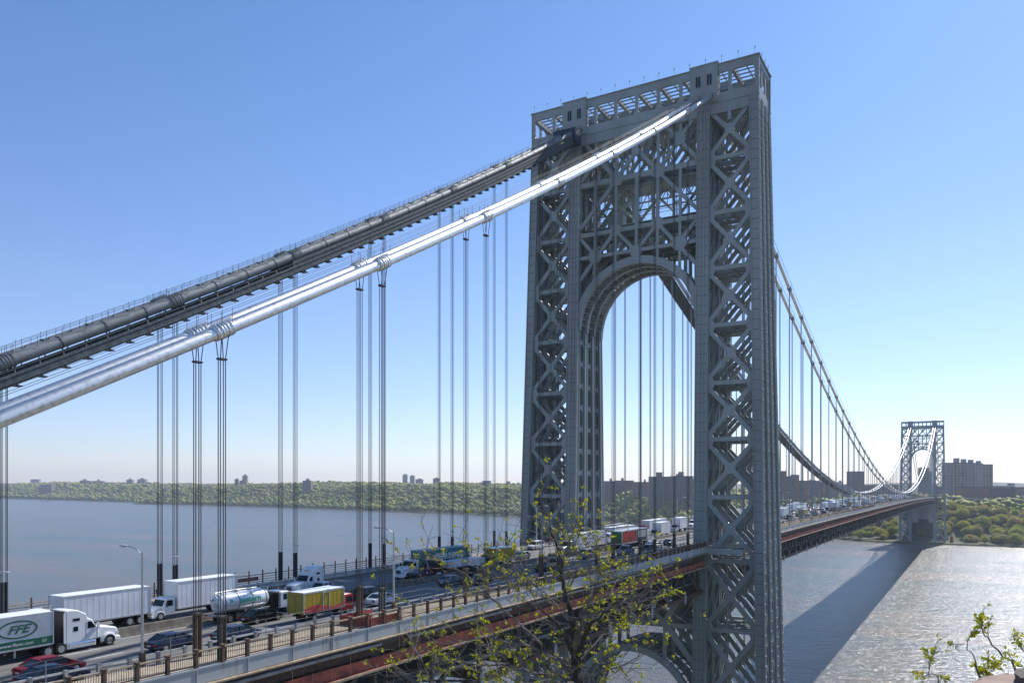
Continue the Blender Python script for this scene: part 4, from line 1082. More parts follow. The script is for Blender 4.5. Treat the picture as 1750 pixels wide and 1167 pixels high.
# 6 yellow box truck with red cab
t = straight(REDP, YEL, 5.9, 3.15, cabover=True, roof=WHITE)
bx = [c for c in t.children if c.name.startswith('cargo_box')][0]
q = MB(); xs_ = np.linspace(-7.6,-1.9,24); top_ = [1.35+.28*math.sin((x+8.3)*1.0-.4)+.05*(x+8.3) for x in xs_]
for a in range(23): q.add([(xs_[a],-1.178,.98),(xs_[a+1],-1.178,.98),(xs_[a+1],-1.178,top_[a+1]),(xs_[a],-1.178,top_[a]),(xs_[a],-1.15,.98),(xs_[a+1],-1.15,.98),(xs_[a+1],-1.15,top_[a+1]),(xs_[a],-1.15,top_[a])],[(0,1,2,3),(7,6,5,4),(3,2,6,7),(0,4,5,1)])
q.build('red_wave',mat('wave_red',(.40,.05,.04),.5),bx)
q = MB()
for a_,b_,c_,d_ in ((-5.0,-4.92,1.0,2.85),(-4.08,-4.0,1.0,2.85),(-5.0,-4.0,2.85,2.93)): q.box(a_,b_,-1.2,-1.16,c_,d_)
q.build('side_door_frame',GALV,bx)
place(t,-107.6,LN['e3']-.5,1,'yellow box truck with red wave stripe and red cab in the near lanes','box truck')
# 15 teal container truck
t = tractor(WHITE, sleeper=False); tr = empty('trailer',(0,0,0)); tr.parent = t
x1_, x0_ = -4.6, -17.6
q = MB(); q.box(x0_,x1_,-1.16,1.16,1.25,3.95); cb = q.build('container',TEAL,tr)
q = MB(); x = x0_+.1
while x < x1_-.1:
    for s_ in (-1,1): q.box(x,x+.13,*sorted((s_*1.15,s_*1.19)),1.4,3.82)
    x += .27
q.build('corrugation',TEAL,cb)
q = MB()
for s_ in (-1,1): q.box(x0_,x1_,*sorted((s_*1.14,s_*1.21)),3.82,3.97); q.box(x0_,x1_,*sorted((s_*1.14,s_*1.21)),1.22,1.4)
q.build('container_rail',TEAL,cb)
sidetext('container_lettering','CHINA SHIPPING',1.25,WHITE,cb,-11.8,1.215,2.75,1,sx=.80,bold=.035)
MB().box(-5.9,-5.6,1.19,1.2,2.0,3.3).build('container_mark',WHITE,cb)
q = MB()
for s_ in (-.45,.45): q.box(x0_,x1_+.3,s_-.07,s_+.07,.9,1.22)
q.build('frame',BLACK,tr)
for x in (x0_+1.2,x0_+2.4):
    for s_ in (-1,1): wheel(tr,x,s_*.86,.48,.5,s_)
place(t,-82.6,LN['w2'],-1,'white tractor with long teal shipping container lettered CHINA SHIPPING','container truck')
# 16 flatbed with wrapped load
t = tractor(paint('dark_red_paint',(.10,.02,.02)), sleeper=False); tr = empty('trailer',(0,0,0)); tr.parent = t
MB().box(-16.2,-4.7,-1.2,1.2,1.05,1.25).build('flatbed',BLACK,tr)
q = MB(); q.loft([[(x,-1.1,1.25),(x,-1.12,z*.6+.9),(x,-.95,z),(x,.95,z),(x,1.12,z*.6+.9),(x,1.1,1.25)] for x,z in ((-15.9,2.05),(-15.5,2.2),(-13,2.15),(-12.5,2.22),(-9,2.2),(-8.6,2.12),(-5.6,2.2),(-5.3,1.95))]); q.build('wrapped_load',mat('white_wrap',(.62,.64,.68),.45,0,.1,2,bump=.4,bscale=2),tr,smooth=True)
for x in (-15.2,-14.0):
    for s_ in (-1,1): wheel(tr,x,s_*.86,.46,.5,s_)
place(t,-81.,LN['w1'],-1,'low flatbed truck carrying a white wrapped load in front of the teal container','flatbed truck')
t = straight(YEL, YEL, 6.2, 3.3, cabover=True); place(t,-64.5,LN['w1'],-1,'plain yellow truck just right of the white wrapped load','box truck')
# big white trailer and the picture trailer
t = tractor(paint('grey_paint',(.25,.26,.27)), sleeper=False); trailer(t,-4.9,15.4,H=3.95,body=WHITE2,ribs=True); place(t,-39.,LN['w1'],-1,'large pale blue white trailer partly behind the young tree','semi truck')
t = tractor(WHITE, sleeper=True); tr = trailer(t,-5.75,15.2,H=3.95,body=mat('livery_white',(.75,.75,.74),.4))
MB().box(-20.99,-20.962,-1.1,1.1,1.2,3.8).build('green_panel',mat('leaf_green',(.012,.16,.035),.5,0,.0,1.3,col2=(.05,.12,.02)),tr)
MB().box(-20.6,-12.4,-1.226,-1.19,1.3,3.75).build('picture_panel',mat('red_picture',(.55,.03,.025),.5,0,.0,1.4,col2=(.16,.03,.02),lo=.42,hi=.58),tr)
q = MB(); q.box(-12.2,-6.2,-1.226,-1.19,1.2,3.8); q.build('dark_panel',mat('panel_dark',(.03,.035,.05),.5),tr); q = MB(); q.box(-11.6,-6.8,-1.24,-1.2,2.05,3.55); q.build('pale_panel',WHITE2,tr)
for i,z in enumerate((2.3,2.6,2.9,3.2)): MB().box(-11.2,-7.4+.3*(i%2),-1.25,-1.21,z,z+.1).build('pale_panel_line',ROPEF,tr)
place(t,-1.6,LN['e1'],1,'white trailer with bright red picture on its side and green rear','semi truck')
# more trucks behind, toward and past the tower
def semi_w(x,lane,lab,body=WHITE,sl=False,H=3.85,L=14.5,head=-1,tb=None):
    t = tractor(body, sleeper=sl); trailer(t,-5.75 if sl else -4.9,L,H=H,body=tb or WHITE2); return place(t,x,LN[lane],head,lab,'semi truck')
semi_w(-14.,'w2','white trailer whose top shows above the large pale blue white trailer',L=14)
semi_w(16.,'w3','white semi trailer with dark red cab heading left, seen through the arch',body=paint('maroon_paint',(.20,.02,.025)),H=3.9)
t = straight(WHITE, WHITE, 7.5, 3.9, cabover=True); place(t,11.,LN['w1'],-1,'white box truck directly behind the red picture trailer','box truck')
t = straight(WHITE, WHITE, 7.8, 4.0, cabover=False); place(t,33.,LN['w2'],-1,'tall white box truck with dark windscreen left of the right tower leg','box truck')
semi_w(48.,'w2','last white trailer before the right tower leg',L=14)
cars = []
def C(kind, col, x, lane, head, lab, cat, name, metal=.35, dy=0.):
    c = car(kind, col, name, lab, cat); q = car_spec(kind); place(c, x, LN[lane]+dy, head, lab, cat, 'passenger vehicles on the bridge', 1.0 if kind!='van' else .95, q['L']/2); cars.append(c); return c
NAVY = paint('navy_paint',(.02,.035,.075)); SILV = paint('silver_paint',(.50,.52,.54),.6); DK = paint('black_paint',(.012,.013,.016)); BLU = paint('blue_grey_paint',(.20,.27,.33),.5)
MAR = paint('red_car_paint',(.32,.012,.02)); WHC = paint('white_car_paint',(.75,.76,.78),0); GRY = paint('grey_car_paint',(.16,.17,.18),.5)
C('sedan',NAVY,-125.9,'e3',1,'navy sedan in the near lane right of the tall street lamp','car','sedan',dy=-.5)
C('sedan',NAVY,-120.9,'e4',1,'dark blue sedan behind the near suspender sockets','car','sedan',dy=.9)
C('sedan',DK,-113.6,'e2',1,'black sedan below the silver tank truck','car','sedan')
C('sedan',MAR,-136.,'e3',1,'red car in the bottom left corner','car','sedan',dy=-.9)
C('sedan',NAVY,-137.4,'e4',1,'dark blue car at the very bottom left, cut by the frame','car','sedan',dy=-.6)
C('pickup',SILV,-102.6,'w1',-1,'silver pickup truck facing left, right of the yellow box truck','pickup truck','pickup_truck',dy=.2)
C('suv',DK,-97.4,'e2',1,'black sport utility car beside the silver pickup','car','suv')
C('sedan',WHC,-99.1,'e3',1,'silver white sedan behind the street lamp and suspenders','car','sedan')
C('sedan',GRY,-81.5,'e2',1,'grey sedan in tower shade under the flatbed load','car','sedan')
C('sedan',DK,-79,'e3',1,'dark sedan in the tower shade behind young tree twigs','car','sedan')
C('suv',DK,-70,'e1',1,'black car beside the yellow truck in the tower shade','car','suv')
C('van',WHC,-31.8,'w4',-1,'white van left of the young tree top','van','van',dy=1.2)
C('sedan',BLU,-50.2,'w2',-1,'pale blue sedan in front of the white van','car','sedan')
C('suv',WHC,-14.,'w4',-1,'white car on the far lane behind the young tree','car','suv',dy=1.0)
C('pickup',BLU,-28.4,'e3',1,'blue grey pickup truck below the red picture trailer','pickup truck','pickup_truck')
C('suv',GRY,-22.,'e4',1,'grey car right of the blue grey pickup','car','suv',dy=.8)
C('van',BLU,-38.5,'e2',1,'pale blue van below the large pale trailer','van','van')
C('sedan',NAVY,-4.,'e3',1,'dark blue sedan just before the right tower leg','car','sedan')
C('sedan',SILV,-12.5,'e3',1,'silver sedan behind the dark blue sedan near the tower leg','car','sedan')
C('suv',WHC,44.,'w1',-1,'white car in front of the tall white box truck','car','suv')
C('sedan',SILV,52,'e1',1,'silver car seen through the arch behind suspenders','car','sedan')
C('sedan',DK,-60.5,'e3',1,'black car below the yellow truck in shade','car','sedan')
C('sedan',GRY,-46,'e1',1,'grey car between the yellow truck and the pale van','car','sedan')
# distant traffic past the tower
protos = [o for o in sc.objects if o.parent is None and o.get('category') in ('semi truck','box truck','car','van','pickup truck')]
semis = [o for o in protos if o['category'] == 'semi truck'][5:8]; boxes = [o for o in protos if o['category'] == 'box truck'][:1] + [o for o in protos if o['category'] == 'box truck'][2:4]; crs = [o for o in protos if o['category'] in ('car','van')]
rnd.seed(5); cnt = {'truck':0,'car':0}
for lane in ('e1','e2','e3','w1','w2','w3','w4','e4'):
    x = rnd.uniform(66,84); head = 1 if lane[0] == 'e' else -1
    while x < 860:
        big = rnd.random() < (.30 if lane in ('w1','w2','w3','e1') else .08)
        src = rnd.choice(semis + boxes) if big else rnd.choice(crs)
        c = copy_tree(src); Ln = 20 if src in semis else (10 if big else 4.6); k = 'truck' if big else 'car'; cnt[k] += 1
        if head > 0: x += Ln
        lab = 'distant %s, %s lane from median, %s side, about %d m past big tower' % ('truck' if big else 'car', {'1':'first','2':'second','3':'third','4':'fourth'}[lane[1]], 'lookout' if head > 0 else 'upriver', int(x))
        src_cat = src['category']; place(c, x, LN[lane], head, lab, src_cat, 'distant traffic on the main span', .93 if big else 1.0, 0 if big else 2.2)
        x += (Ln if head < 0 else 0) + rnd.uniform(5, 18) * (1 + x/500)

# ------------------------------------------------------------------ foliage
def ico():
    import bmesh
    out = []
    for sub in (1,2):
        b = bmesh.new(); bmesh.ops.create_icosphere(b, subdivisions=sub, radius=1)
        out.append((np.array([v.co[:] for v in b.verts]), np.array([[v.index for v in f.verts] for f in b.faces]))); b.free()
    return out
ICO1, ICO2 = ico()
def leafmat(name, ramp, sc_=.02, trans=.25, byobj=False, scale2=.5):
    m = bpy.data.materials.new(name); m.use_nodes = True; nt = m.node_tree; L = nt.links; b = nt.nodes['Principled BSDF']
    b.inputs['Roughness'].default_value = .75; b.inputs['Specular IOR Level'].default_value = .2
    at_ = nt.nodes.new('ShaderNodeAttribute'); at_.attribute_name = 'tint'
    cr = nt.nodes.new('ShaderNodeValToRGB'); cr.color_ramp.elements[0].color = (*ramp[0],1); cr.color_ramp.elements[1].color = (*ramp[-1],1)
    for i, c in enumerate(ramp[1:-1]): e = cr.color_ramp.elements.new((i+1)/(len(ramp)-1)); e.color = (*c,1)
    oi = nt.nodes.new('ShaderNodeObjectInfo'); ad = nt.nodes.new('ShaderNodeMath'); ad.operation = 'ADD'
    mu = nt.nodes.new('ShaderNodeMath'); mu.operation = 'MULTIPLY'; mu.inputs[1].default_value = .5 if byobj else 0.
    L.new(oi.outputs['Random'], mu.inputs[0]); L.new(mu.outputs[0], ad.inputs[0]); L.new(at_.outputs['Fac'], ad.inputs[1]); L.new(ad.outputs[0], cr.inputs[0])
    L.new(cr.outputs[0], b.inputs['Base Color'])
    if trans:
        tl = nt.nodes.new('ShaderNodeBsdfTranslucent'); mx = nt.nodes.new('ShaderNodeMixShader'); mx.inputs[0].default_value = trans
        L.new(cr.outputs[0], tl.inputs[0]); L.new(b.outputs[0], mx.inputs[1]); L.new(tl.outputs[0], mx.inputs[2]); L.new(mx.outputs[0], nt.nodes['Material Output'].inputs[0])
    return m
SPRING = [(.055,.08,.022),(.15,.175,.032),(.30,.275,.048),(.15,.195,.032),(.24,.185,.08),(.35,.31,.06)]
CROWN = leafmat('wood_foliage', SPRING, trans=.0); CROWN1 = leafmat('tree_foliage', [tuple(v*1.7 for v in c) for c in SPRING], trans=.4, byobj=True)
def lumps(centers, radii, tints, flat=.8, seed=1, ic=ICO1, jit=.28):
    rs = np.random.RandomState(seed); bv, bf = ic; n = len(centers); k = len(bv)
    disp = 1 + rs.uniform(-jit, jit, (n,k,1))
    V = centers[:,None,:] + bv[None]*disp*radii[:,None,None]*np.array([1,1,flat])
    F = bf[None] + (np.arange(n)*k)[:,None,None]
    return V.reshape(-1,3), F.reshape(-1,3), np.repeat(tints, k)
def npmesh(name, V, F, tint, m, parent=None, n=3):
    me = bpy.data.meshes.new(name); me.vertices.add(len(V)); me.vertices.foreach_set('co', V.astype(np.float32).ravel())
    me.loops.add(F.size); me.loops.foreach_set('vertex_index', F.astype(np.int32).ravel()); me.polygons.add(len(F))
    me.polygons.foreach_set('loop_start', np.arange(0, F.size, n, dtype=np.int32)); me.update(calc_edges=True)
    a = me.attributes.new('tint','FLOAT','POINT'); a.data.foreach_set('value', tint.astype(np.float32)); me.materials.append(m)
    o = bpy.data.objects.new(name, me); COL.objects.link(o)
    if parent: o.parent = parent
    return o
rs = np.random.RandomState(3)
def scatter(y0, y1, d0, d1, sp, hi=1e9):
    out = []
    for y in np.arange(y0, y1, sp):
        s0 = shore(y)
        for d in np.arange(d0, d1, sp):
            yy = y + rs.uniform(-.45,.45)*sp; dd = d + rs.uniform(-.45,.45)*sp; out.append((shore(yy)+dd, yy))
    return out
def clump(x, y): return .5 + .25*math.sin(x*.013+1.3*math.sin(y*.006)) + .25*math.sin(y*.017+.8*math.sin(x*.011))
def wood(name, pts, rmean, lab, seed, per=2):
    C_, R_, T_ = [], [], []
    for x, y in pts:
        g = ground(x,y); r = rmean*rs.choice([.6,.8,1.,1.25,1.55])*rs.uniform(.85,1.15); t = min(1,max(0,.75*clump(x,y)+.40*rs.uniform(0,1)-.08))
        C_.append((x,y,g+r*.95+2)); R_.append(r); T_.append(t)
        for q in range(per):
            a = rs.uniform(0,6.28); C_.append((x+r*.7*math.cos(a),y+r*.7*math.sin(a),g+r*rs.uniform(.7,1.5)+2)); R_.append(r*rs.uniform(.45,.65)); T_.append(min(1,max(0,t+rs.uniform(-.12,.12))))
    V,F,T = lumps(np.array(C_), np.array(R_), np.array(T_), .85, seed, ICO1, .36)
    o = npmesh(name, V, F, T, CROWN); return tag(o, lab, kind='stuff')
wood('hillside_wood', scatter(900,2960,22,560,12.0), 5.3, 'spring green woods covering the hill across the river at left', 1)
wood('hillside_wood', scatter(3060,5200,22,520,16), 7., 'hazy woods on the farther headland at the left edge', 2, 1)
wood('hillside_wood', scatter(-420,250,140,520,11.5)+scatter(250,900,20,540,11.5), 5.2, 'woods on the slope behind the trees of the near Manhattan bank'.replace('Manhattan','far'), 3)
def proto_tree(seed):
    r_ = np.random.RandomState(seed); root = empty('bank_tree',(0,0,0))
    t = MB(); t.tube([(0,0,-1),(.1,0,2.5),(.25,.1,6)],[.42,.3,.16],7)
    for k in range(6):
        a = r_.uniform(0,6.28); t.tube([(.1,0,2.5+k*.3),(1.6*math.cos(a),1.6*math.sin(a),5+k*.3),(3.2*math.cos(a),3.2*math.sin(a),8+k*.3)],[.16,.1,.05],5)
    t.build('trunk', mat('bark',(.10,.08,.06),.9,0,.3,2), root)
    C_,R_,T_ = [],[],[]
    for k in range(46):
        u = r_.uniform(-1,1); a = r_.uniform(0,6.28); q = math.sqrt(1-u*u); rad = r_.uniform(.62,1.0)
        C_.append((5.2*rad*q*math.cos(a),5.2*rad*q*math.sin(a),7.6+4.0*rad*u*(1 if u>0 else .75))); R_.append(r_.uniform(.9,1.9)); T_.append(.22+.2*r_.rand()+.05*u)
    V,F,T = lumps(np.array(C_),np.array(R_),np.array(T_),.75,seed,ICO1,.42)
    n = 1700; u = r_.uniform(-1,1,n); a = r_.uniform(0,6.28,n); q = np.sqrt(1-u*u); rad = r_.uniform(.9,1.22,n)[:,None]
    c = np.stack([5.8*q*np.cos(a),5.8*q*np.sin(a),4.6*u],1)*rad + np.array([0,0,7.7])
    d1 = r_.normal(size=(n,3)); d1 /= np.linalg.norm(d1,axis=1)[:,None]; d2 = np.cross(d1, r_.normal(size=(n,3))); d2 /= np.linalg.norm(d2,axis=1)[:,None]; sz = r_.uniform(.25,.6,n)[:,None]
    V2 = np.stack([c-d1*sz,c+d2*sz,c+d1*sz],1).reshape(-1,3); F2 = np.arange(n*3).reshape(-1,3)+len(V)
    npmesh('crown', np.vstack([V,V2]), np.vstack([F,F2]), np.concatenate([T,np.repeat(.25+.25*r_.rand(n),3)]), CROWN1, root); return root
pt = [proto_tree(s_) for s_ in (11,12,13,14)]
tl_ = ['round crowned tree','broad spreading tree','lopsided bushy tree','tall tufted tree']
k = 0; first = [True]*4
for (y0,y1,d0,d1,sp,zone) in ((-300,-46,20,145,13.5,'on the bank right of the distant tower'),(46,250,22,120,17,'on the bank just left of the distant tower'),(-46,46,62,160,16,'on the slope behind the distant tower')):
    for x,y in scatter(y0,y1,d0,d1,sp):
        i = rs.randint(4)
        if k > 285: break
        if first[i]: o = pt[i]; first[i] = False
        else: o = copy_tree(pt[i])
        sc_ = rs.choice([.7,.9,1.1,1.35])*rs.uniform(.9,1.1); o.location = (x,y,ground(x,y)-.3); o.rotation_euler = (0,0,rs.uniform(0,6.28)); o.scale = (sc_*rs.uniform(.9,1.15),sc_,sc_*rs.uniform(.8,1.1))
        tag(o, '%s %s, in spring leaf' % (tl_[i], zone), 'tree', 'trees %s' % zone); k += 1

# ------------------------------------------------------------------ foreground tree and shrub
BARK = mat('twig_bark',(.24,.205,.18),.85,0,.0,6,col2=(.10,.085,.075)); BARKD = mat('trunk_bark',(.06,.05,.042),.9,0,.3,5,bump=.5,bscale=12)
LEAF = leafmat('young_leaf',[(.20,.26,.015),(.34,.38,.02),(.48,.46,.03),(.36,.27,.05)],trans=.5)
def grow(name, limbs, lab, cat, seed, leafsz=.045, twig_n=7, twig_len=.55, leafy=1.):
    R2 = random.Random(seed); root = empty(name, limbs[0][0][0], 0, lab, cat); O = Vector(limbs[0][0][0])
    tr, br, lv, lf, lt = MB(), MB(), [], [], []
    def leaf(p, d):
        for q in range(R2.randint(5,9)):
            a = (Vector((R2.gauss(0,1),R2.gauss(0,1),R2.gauss(.15,.8))).normalized()+d*.4).normalized(); b = a.cross(Vector((R2.gauss(0,1),R2.gauss(0,1),R2.gauss(0,1)))).normalized(); s = leafsz*R2.uniform(.5,1.1)
            c = p - d*leafsz*R2.uniform(0,1.2) + a*.008; n = len(lv); nrm = a.cross(b)
            lv.extend([c, c+a*s*.5+b*s*.38+nrm*s*.12, c+a*s*1.2, c+a*s*.5-b*s*.38+nrm*s*.12]); lf.append((n,n+1,n+2,n+3)); t = R2.random(); lt.extend([t]*4)
    def twig(p, d, L, r, lvl):
        pts = [p]; n = 5; dd = d.normalized()
        for i in range(n):
            dd = (dd + Vector((R2.gauss(0,.24),R2.gauss(0,.24),R2.gauss(.05,.22)))).normalized(); pts.append(pts[-1]+dd*L/n)
        br.tube([q-O for q in pts], max(r,.0045 if twig_len > .3 else .002), 5, r1=max(r*.4,.003 if twig_len > .3 else .0012))
        for i in range(1,n+1):
            if lvl > 0 and R2.random() < .75: twig(pts[i], (dd+Vector((R2.gauss(0,.8),R2.gauss(0,.8),R2.gauss(.1,.7)))), L*R2.uniform(.4,.7), r*.55, lvl-1)
            if (lvl == 0 and R2.random() < .05*leafy) or (i == n and R2.random() < .36*leafy): leaf(pts[i]-O, dd)
    for pts, r0, r1, kind in limbs:
        P = [Vector(p) for p in pts]; n = len(P); mb = tr if kind == 't' else br
        # subdivide with slight wander
        Q = []
        for i in range(n-1):
            for j in range(3): t = j/3; Q.append(P[i].lerp(P[i+1],t)+Vector((R2.gauss(0,1),R2.gauss(0,1),R2.gauss(0,1)))*(.25*r0+.008 if (i or j) else 0))
        Q.append(P[-1]); mb.tube([q-O for q in Q],[r0+(r1-r0)*i/(len(Q)-1) for i in range(len(Q))],8)
        m_ = len(Q); tn = int(twig_n*(1.6 if kind=='b' else .8))
        for k in range(tn):
            i = R2.randint(max(1,int(m_*.25)), m_-1); d = (Q[i]-Q[i-1]).normalized()
            side = Vector((R2.gauss(0,1),R2.gauss(0,1),R2.gauss(.1,.8))).normalized()
            twig(Q[i], d*.5+side*.9, twig_len*R2.uniform(.5,1.3), max(.004, r1*.6), 1)
        twig(Q[-1], Q[-1]-Q[-2], twig_len, r1*.8, 1)
    if tr.v: tr.build('trunk', BARKD, root, smooth=True)
    br.build('branches', BARK, root)
    V = np.array([v[:] for v in lv]); F = np.array(lf); npmesh('leaves', V, F, np.array(lt), LEAF, root, n=4)
    return root
def W(px, py, D): p = at(px, D); p.z = zpx(py, D); return p
D0 = 12.5
limbs = [([W(988,1330,D0),W(986,1167,D0),W(984,1120,D0)],.115,.085,'t'),
 ([W(984,1120,D0),W(978,1060,D0+.1),W(966,1010,D0+.2),W(958,965,D0+.3),W(950,920,D0+.3),W(932,890,D0+.3)],.055,.010,'t'),
 ([W(984,1125,D0),W(1000,1085,D0-.2),W(1022,1055,D0-.4),W(1050,1035,D0-.5)],.045,.012,'t'),
 ([W(984,1122,D0),W(962,1085,D0-.1),W(945,1060,D0-.2),W(925,1040,D0-.2)],.04,.012,'t'),
 ([W(925,1100,D0),W(880,1060,D0+.3),W(850,1030,D0+.4),W(820,1000,D0+.5),W(785,975,D0+.5),W(750,955,D0+.6),W(720,950,D0+.6)],.02,.006,'b'),
 ([W(984,1150,D0),W(940,1120,D0-.4),W(890,1100,D0-.6),W(830,1090,D0-.8),W(760,1100,D0-.8)],.028,.007,'b'),
 ([W(984,1160,D0),W(920,1150,D0+.5),W(850,1140,D0+.8),W(770,1130,D0+.9),W(700,1150,D0+1)],.025,.007,'b'),
 ([W(1050,1035,D0-.5),W(1080,1015,D0-.5),W(1105,1022,D0-.6)],.011,.005,'b'),
 ([W(990,1130,D0),W(1030,1085,D0+.5),W(1060,1075,D0+.6),W(1085,1055,D0+.7)],.018,.006,'b'),
 ([W(986,1165,D0),W(1020,1150,D0-.3),W(1060,1140,D0-.5),W(1110,1110,D0-.6)],.016,.005,'b'),
 ([W(966,1010,D0+.2),W(985,985,D0),W(1010,975,D0-.1),W(1035,985,D0-.2)],.012,.005,'b'),
 ([W(958,965,D0+.3),W(975,940,D0+.3),W(990,915,D0+.3)],.010,.004,'b'),
 ([W(978,1060,D0),W(940,1020,D0+.5),W(900,985,D0+.6),W(870,960,D0+.6)],.013,.005,'b'),
 ([W(820,1000,D0+.5),W(840,985,D0+.5),W(860,990,D0+.5)],.008,.004,'b'),
 ([W(986,1167,D0),W(950,1167,D0-.8),W(900,1165,D0-1.1),W(860,1180,D0-1.3)],.02,.007,'b'),
 ([W(870,1250,D0+.6),W(860,1180,D0+.6),W(845,1120,D0+.7),W(830,1070,D0+.7)],.022,.007,'b'),
 ([W(760,1260,D0+.2),W(745,1180,D0+.2),W(720,1130,D0+.2),W(700,1090,D0+.3)],.016,.006,'b'),
 ([W(985,1110,D0),W(1000,1050,D0+.4),W(1015,1010,D0+.5),W(1030,970,D0+.6)],.014,.005,'b')]
grow('young_tree', limbs, 'young tree with thin grey twigs and fresh yellow green leaves in the foreground', 'tree', 4, .052, 11, .68, .85)
D1 = 6.0
limbs = [([W(1790,1330,D1),W(1760,1180,D1),W(1735,1140,D1),W(1705,1110,D1),W(1683,1085,D1),W(1682,1072,D1)],.012,.003,'b'),
 ([W(1700,1300,D1),W(1690,1200,D1),W(1672,1150,D1),W(1662,1120,D1),W(1653,1100,D1)],.008,.003,'b'),
 ([W(1640,1260,D1),W(1610,1180,D1),W(1598,1155,D1),W(1588,1145,D1)],.007,.003,'b'),
 ([W(1790,1200,D1+.2),W(1765,1140,D1+.2),W(1748,1110,D1+.2)],.008,.003,'b'),
 ([W(1690,1200,D1),W(1695,1160,D1),W(1692,1140,D1)],.006,.003,'b')]
grow('shrub', limbs, 'leafy shrub sprigs above the stone slab, lower right corner', 'shrub', 9, .034, 3, .13, 1.5)
# stone coping at the lower right
st = MB(); D2 = 5.2
a0, a1, a2, a3 = W(1660,1165,D2), W(1700,1152,D2+.35), W(1760,1156,D2+.3), W(1800,1190,D2-.3)
zt = W(1700,1151,5.75).z
def onz(px_, py_): return W(px_, py_, (CAM.z-zt)*FOC/(py_-827.13))
top = [onz(1660,1166),onz(1682,1155),onz(1712,1151),onz(1760,1152),onz(1850,1156),onz(1880,1260),onz(1720,1262),onz(1668,1210)]
top = [Vector((p.x,p.y,zt)) for p in top]
st.prism([tuple(p) for p in top],(0,0,-.16)); 
sl_ = empty('stone_wall',(0,0,0),0,'weathered pinkish stone slab of the lookout wall, lower right corner','stone wall')
st.build('coping', mat('sandstone',(.36,.25,.20),.9,0,0,4,col2=(.22,.16,.13),bump=.5,bscale=14), sl_)
q = MB(); ls = [onz(1736,1163),onz(1748,1172),onz(1800,1172),onz(1800,1155),onz(1740,1155)]; q.prism([(p.x,p.y,zt+.004) for p in ls],(.01,.01,.05)); q.build('loose_stone', mat('dark_stone',(.10,.08,.07),.9,0,.3,5,bump=.5,bscale=14), sl_)
q = MB(); q.prism([(p.x*.98+top[0].x*.02,p.y,zt-.17) for p in top],(0,0,-4)); q.build('wall_body', MATS['sandstone'], sl_)

# ------------------------------------------------------------------ buildings
def facade(name, wall, win, bw=3.2, rh=3.1, mort=.3, vert=False):
    if name in MATS: return MATS[name]
    m = bpy.data.materials.new(name); MATS[name] = m; m.use_nodes = True; nt = m.node_tree; L = nt.links; b = nt.nodes['Principled BSDF']; b.inputs['Roughness'].default_value = .8
    tc = nt.nodes.new('ShaderNodeTexCoord'); sp = nt.nodes.new('ShaderNodeSeparateXYZ'); ad = nt.nodes.new('ShaderNodeMath'); ad.operation = 'ADD'; cb = nt.nodes.new('ShaderNodeCombineXYZ')
    L.new(tc.outputs['Object'], sp.inputs[0]); L.new(sp.outputs[0], ad.inputs[0]); L.new(sp.outputs[1], ad.inputs[1]); L.new(ad.outputs[0], cb.inputs[0]); L.new(sp.outputs[2], cb.inputs[1])
    bt = nt.nodes.new('ShaderNodeTexBrick'); bt.offset = 0; bt.squash = 1; bt.inputs['Scale'].default_value = 1; bt.inputs['Brick Width'].default_value = bw; bt.inputs['Row Height'].default_value = rh
    bt.inputs['Mortar Size'].default_value = rh*mort; bt.inputs['Mortar Smooth'].default_value = 0; bt.inputs['Color1'].default_value = (*win,1); bt.inputs['Color2'].default_value = (*[c*1.6 for c in win],1); bt.inputs['Mortar'].default_value = (*wall,1)
    L.new(cb.outputs[0], bt.inputs[0]); L.new(bt.outputs[0], b.inputs['Base Color']); return m
F_BR = facade('brick_facade',(.30,.19,.155),(.04,.04,.05)); F_DB = facade('dark_brick_facade',(.20,.16,.15),(.04,.04,.05)); F_TN = facade('tan_facade',(.33,.27,.21),(.05,.05,.055))
F_GR = facade('grey_facade',(.26,.26,.27),(.05,.06,.07)); F_SL = facade('slab_facade',(.40,.37,.34),(.13,.13,.145),4.4,2.9,.2); F_WH = facade('pale_facade',(.48,.45,.42),(.09,.09,.10))
ROOFM = mat('roof_tar',(.10,.095,.09),.9)
nb = 0
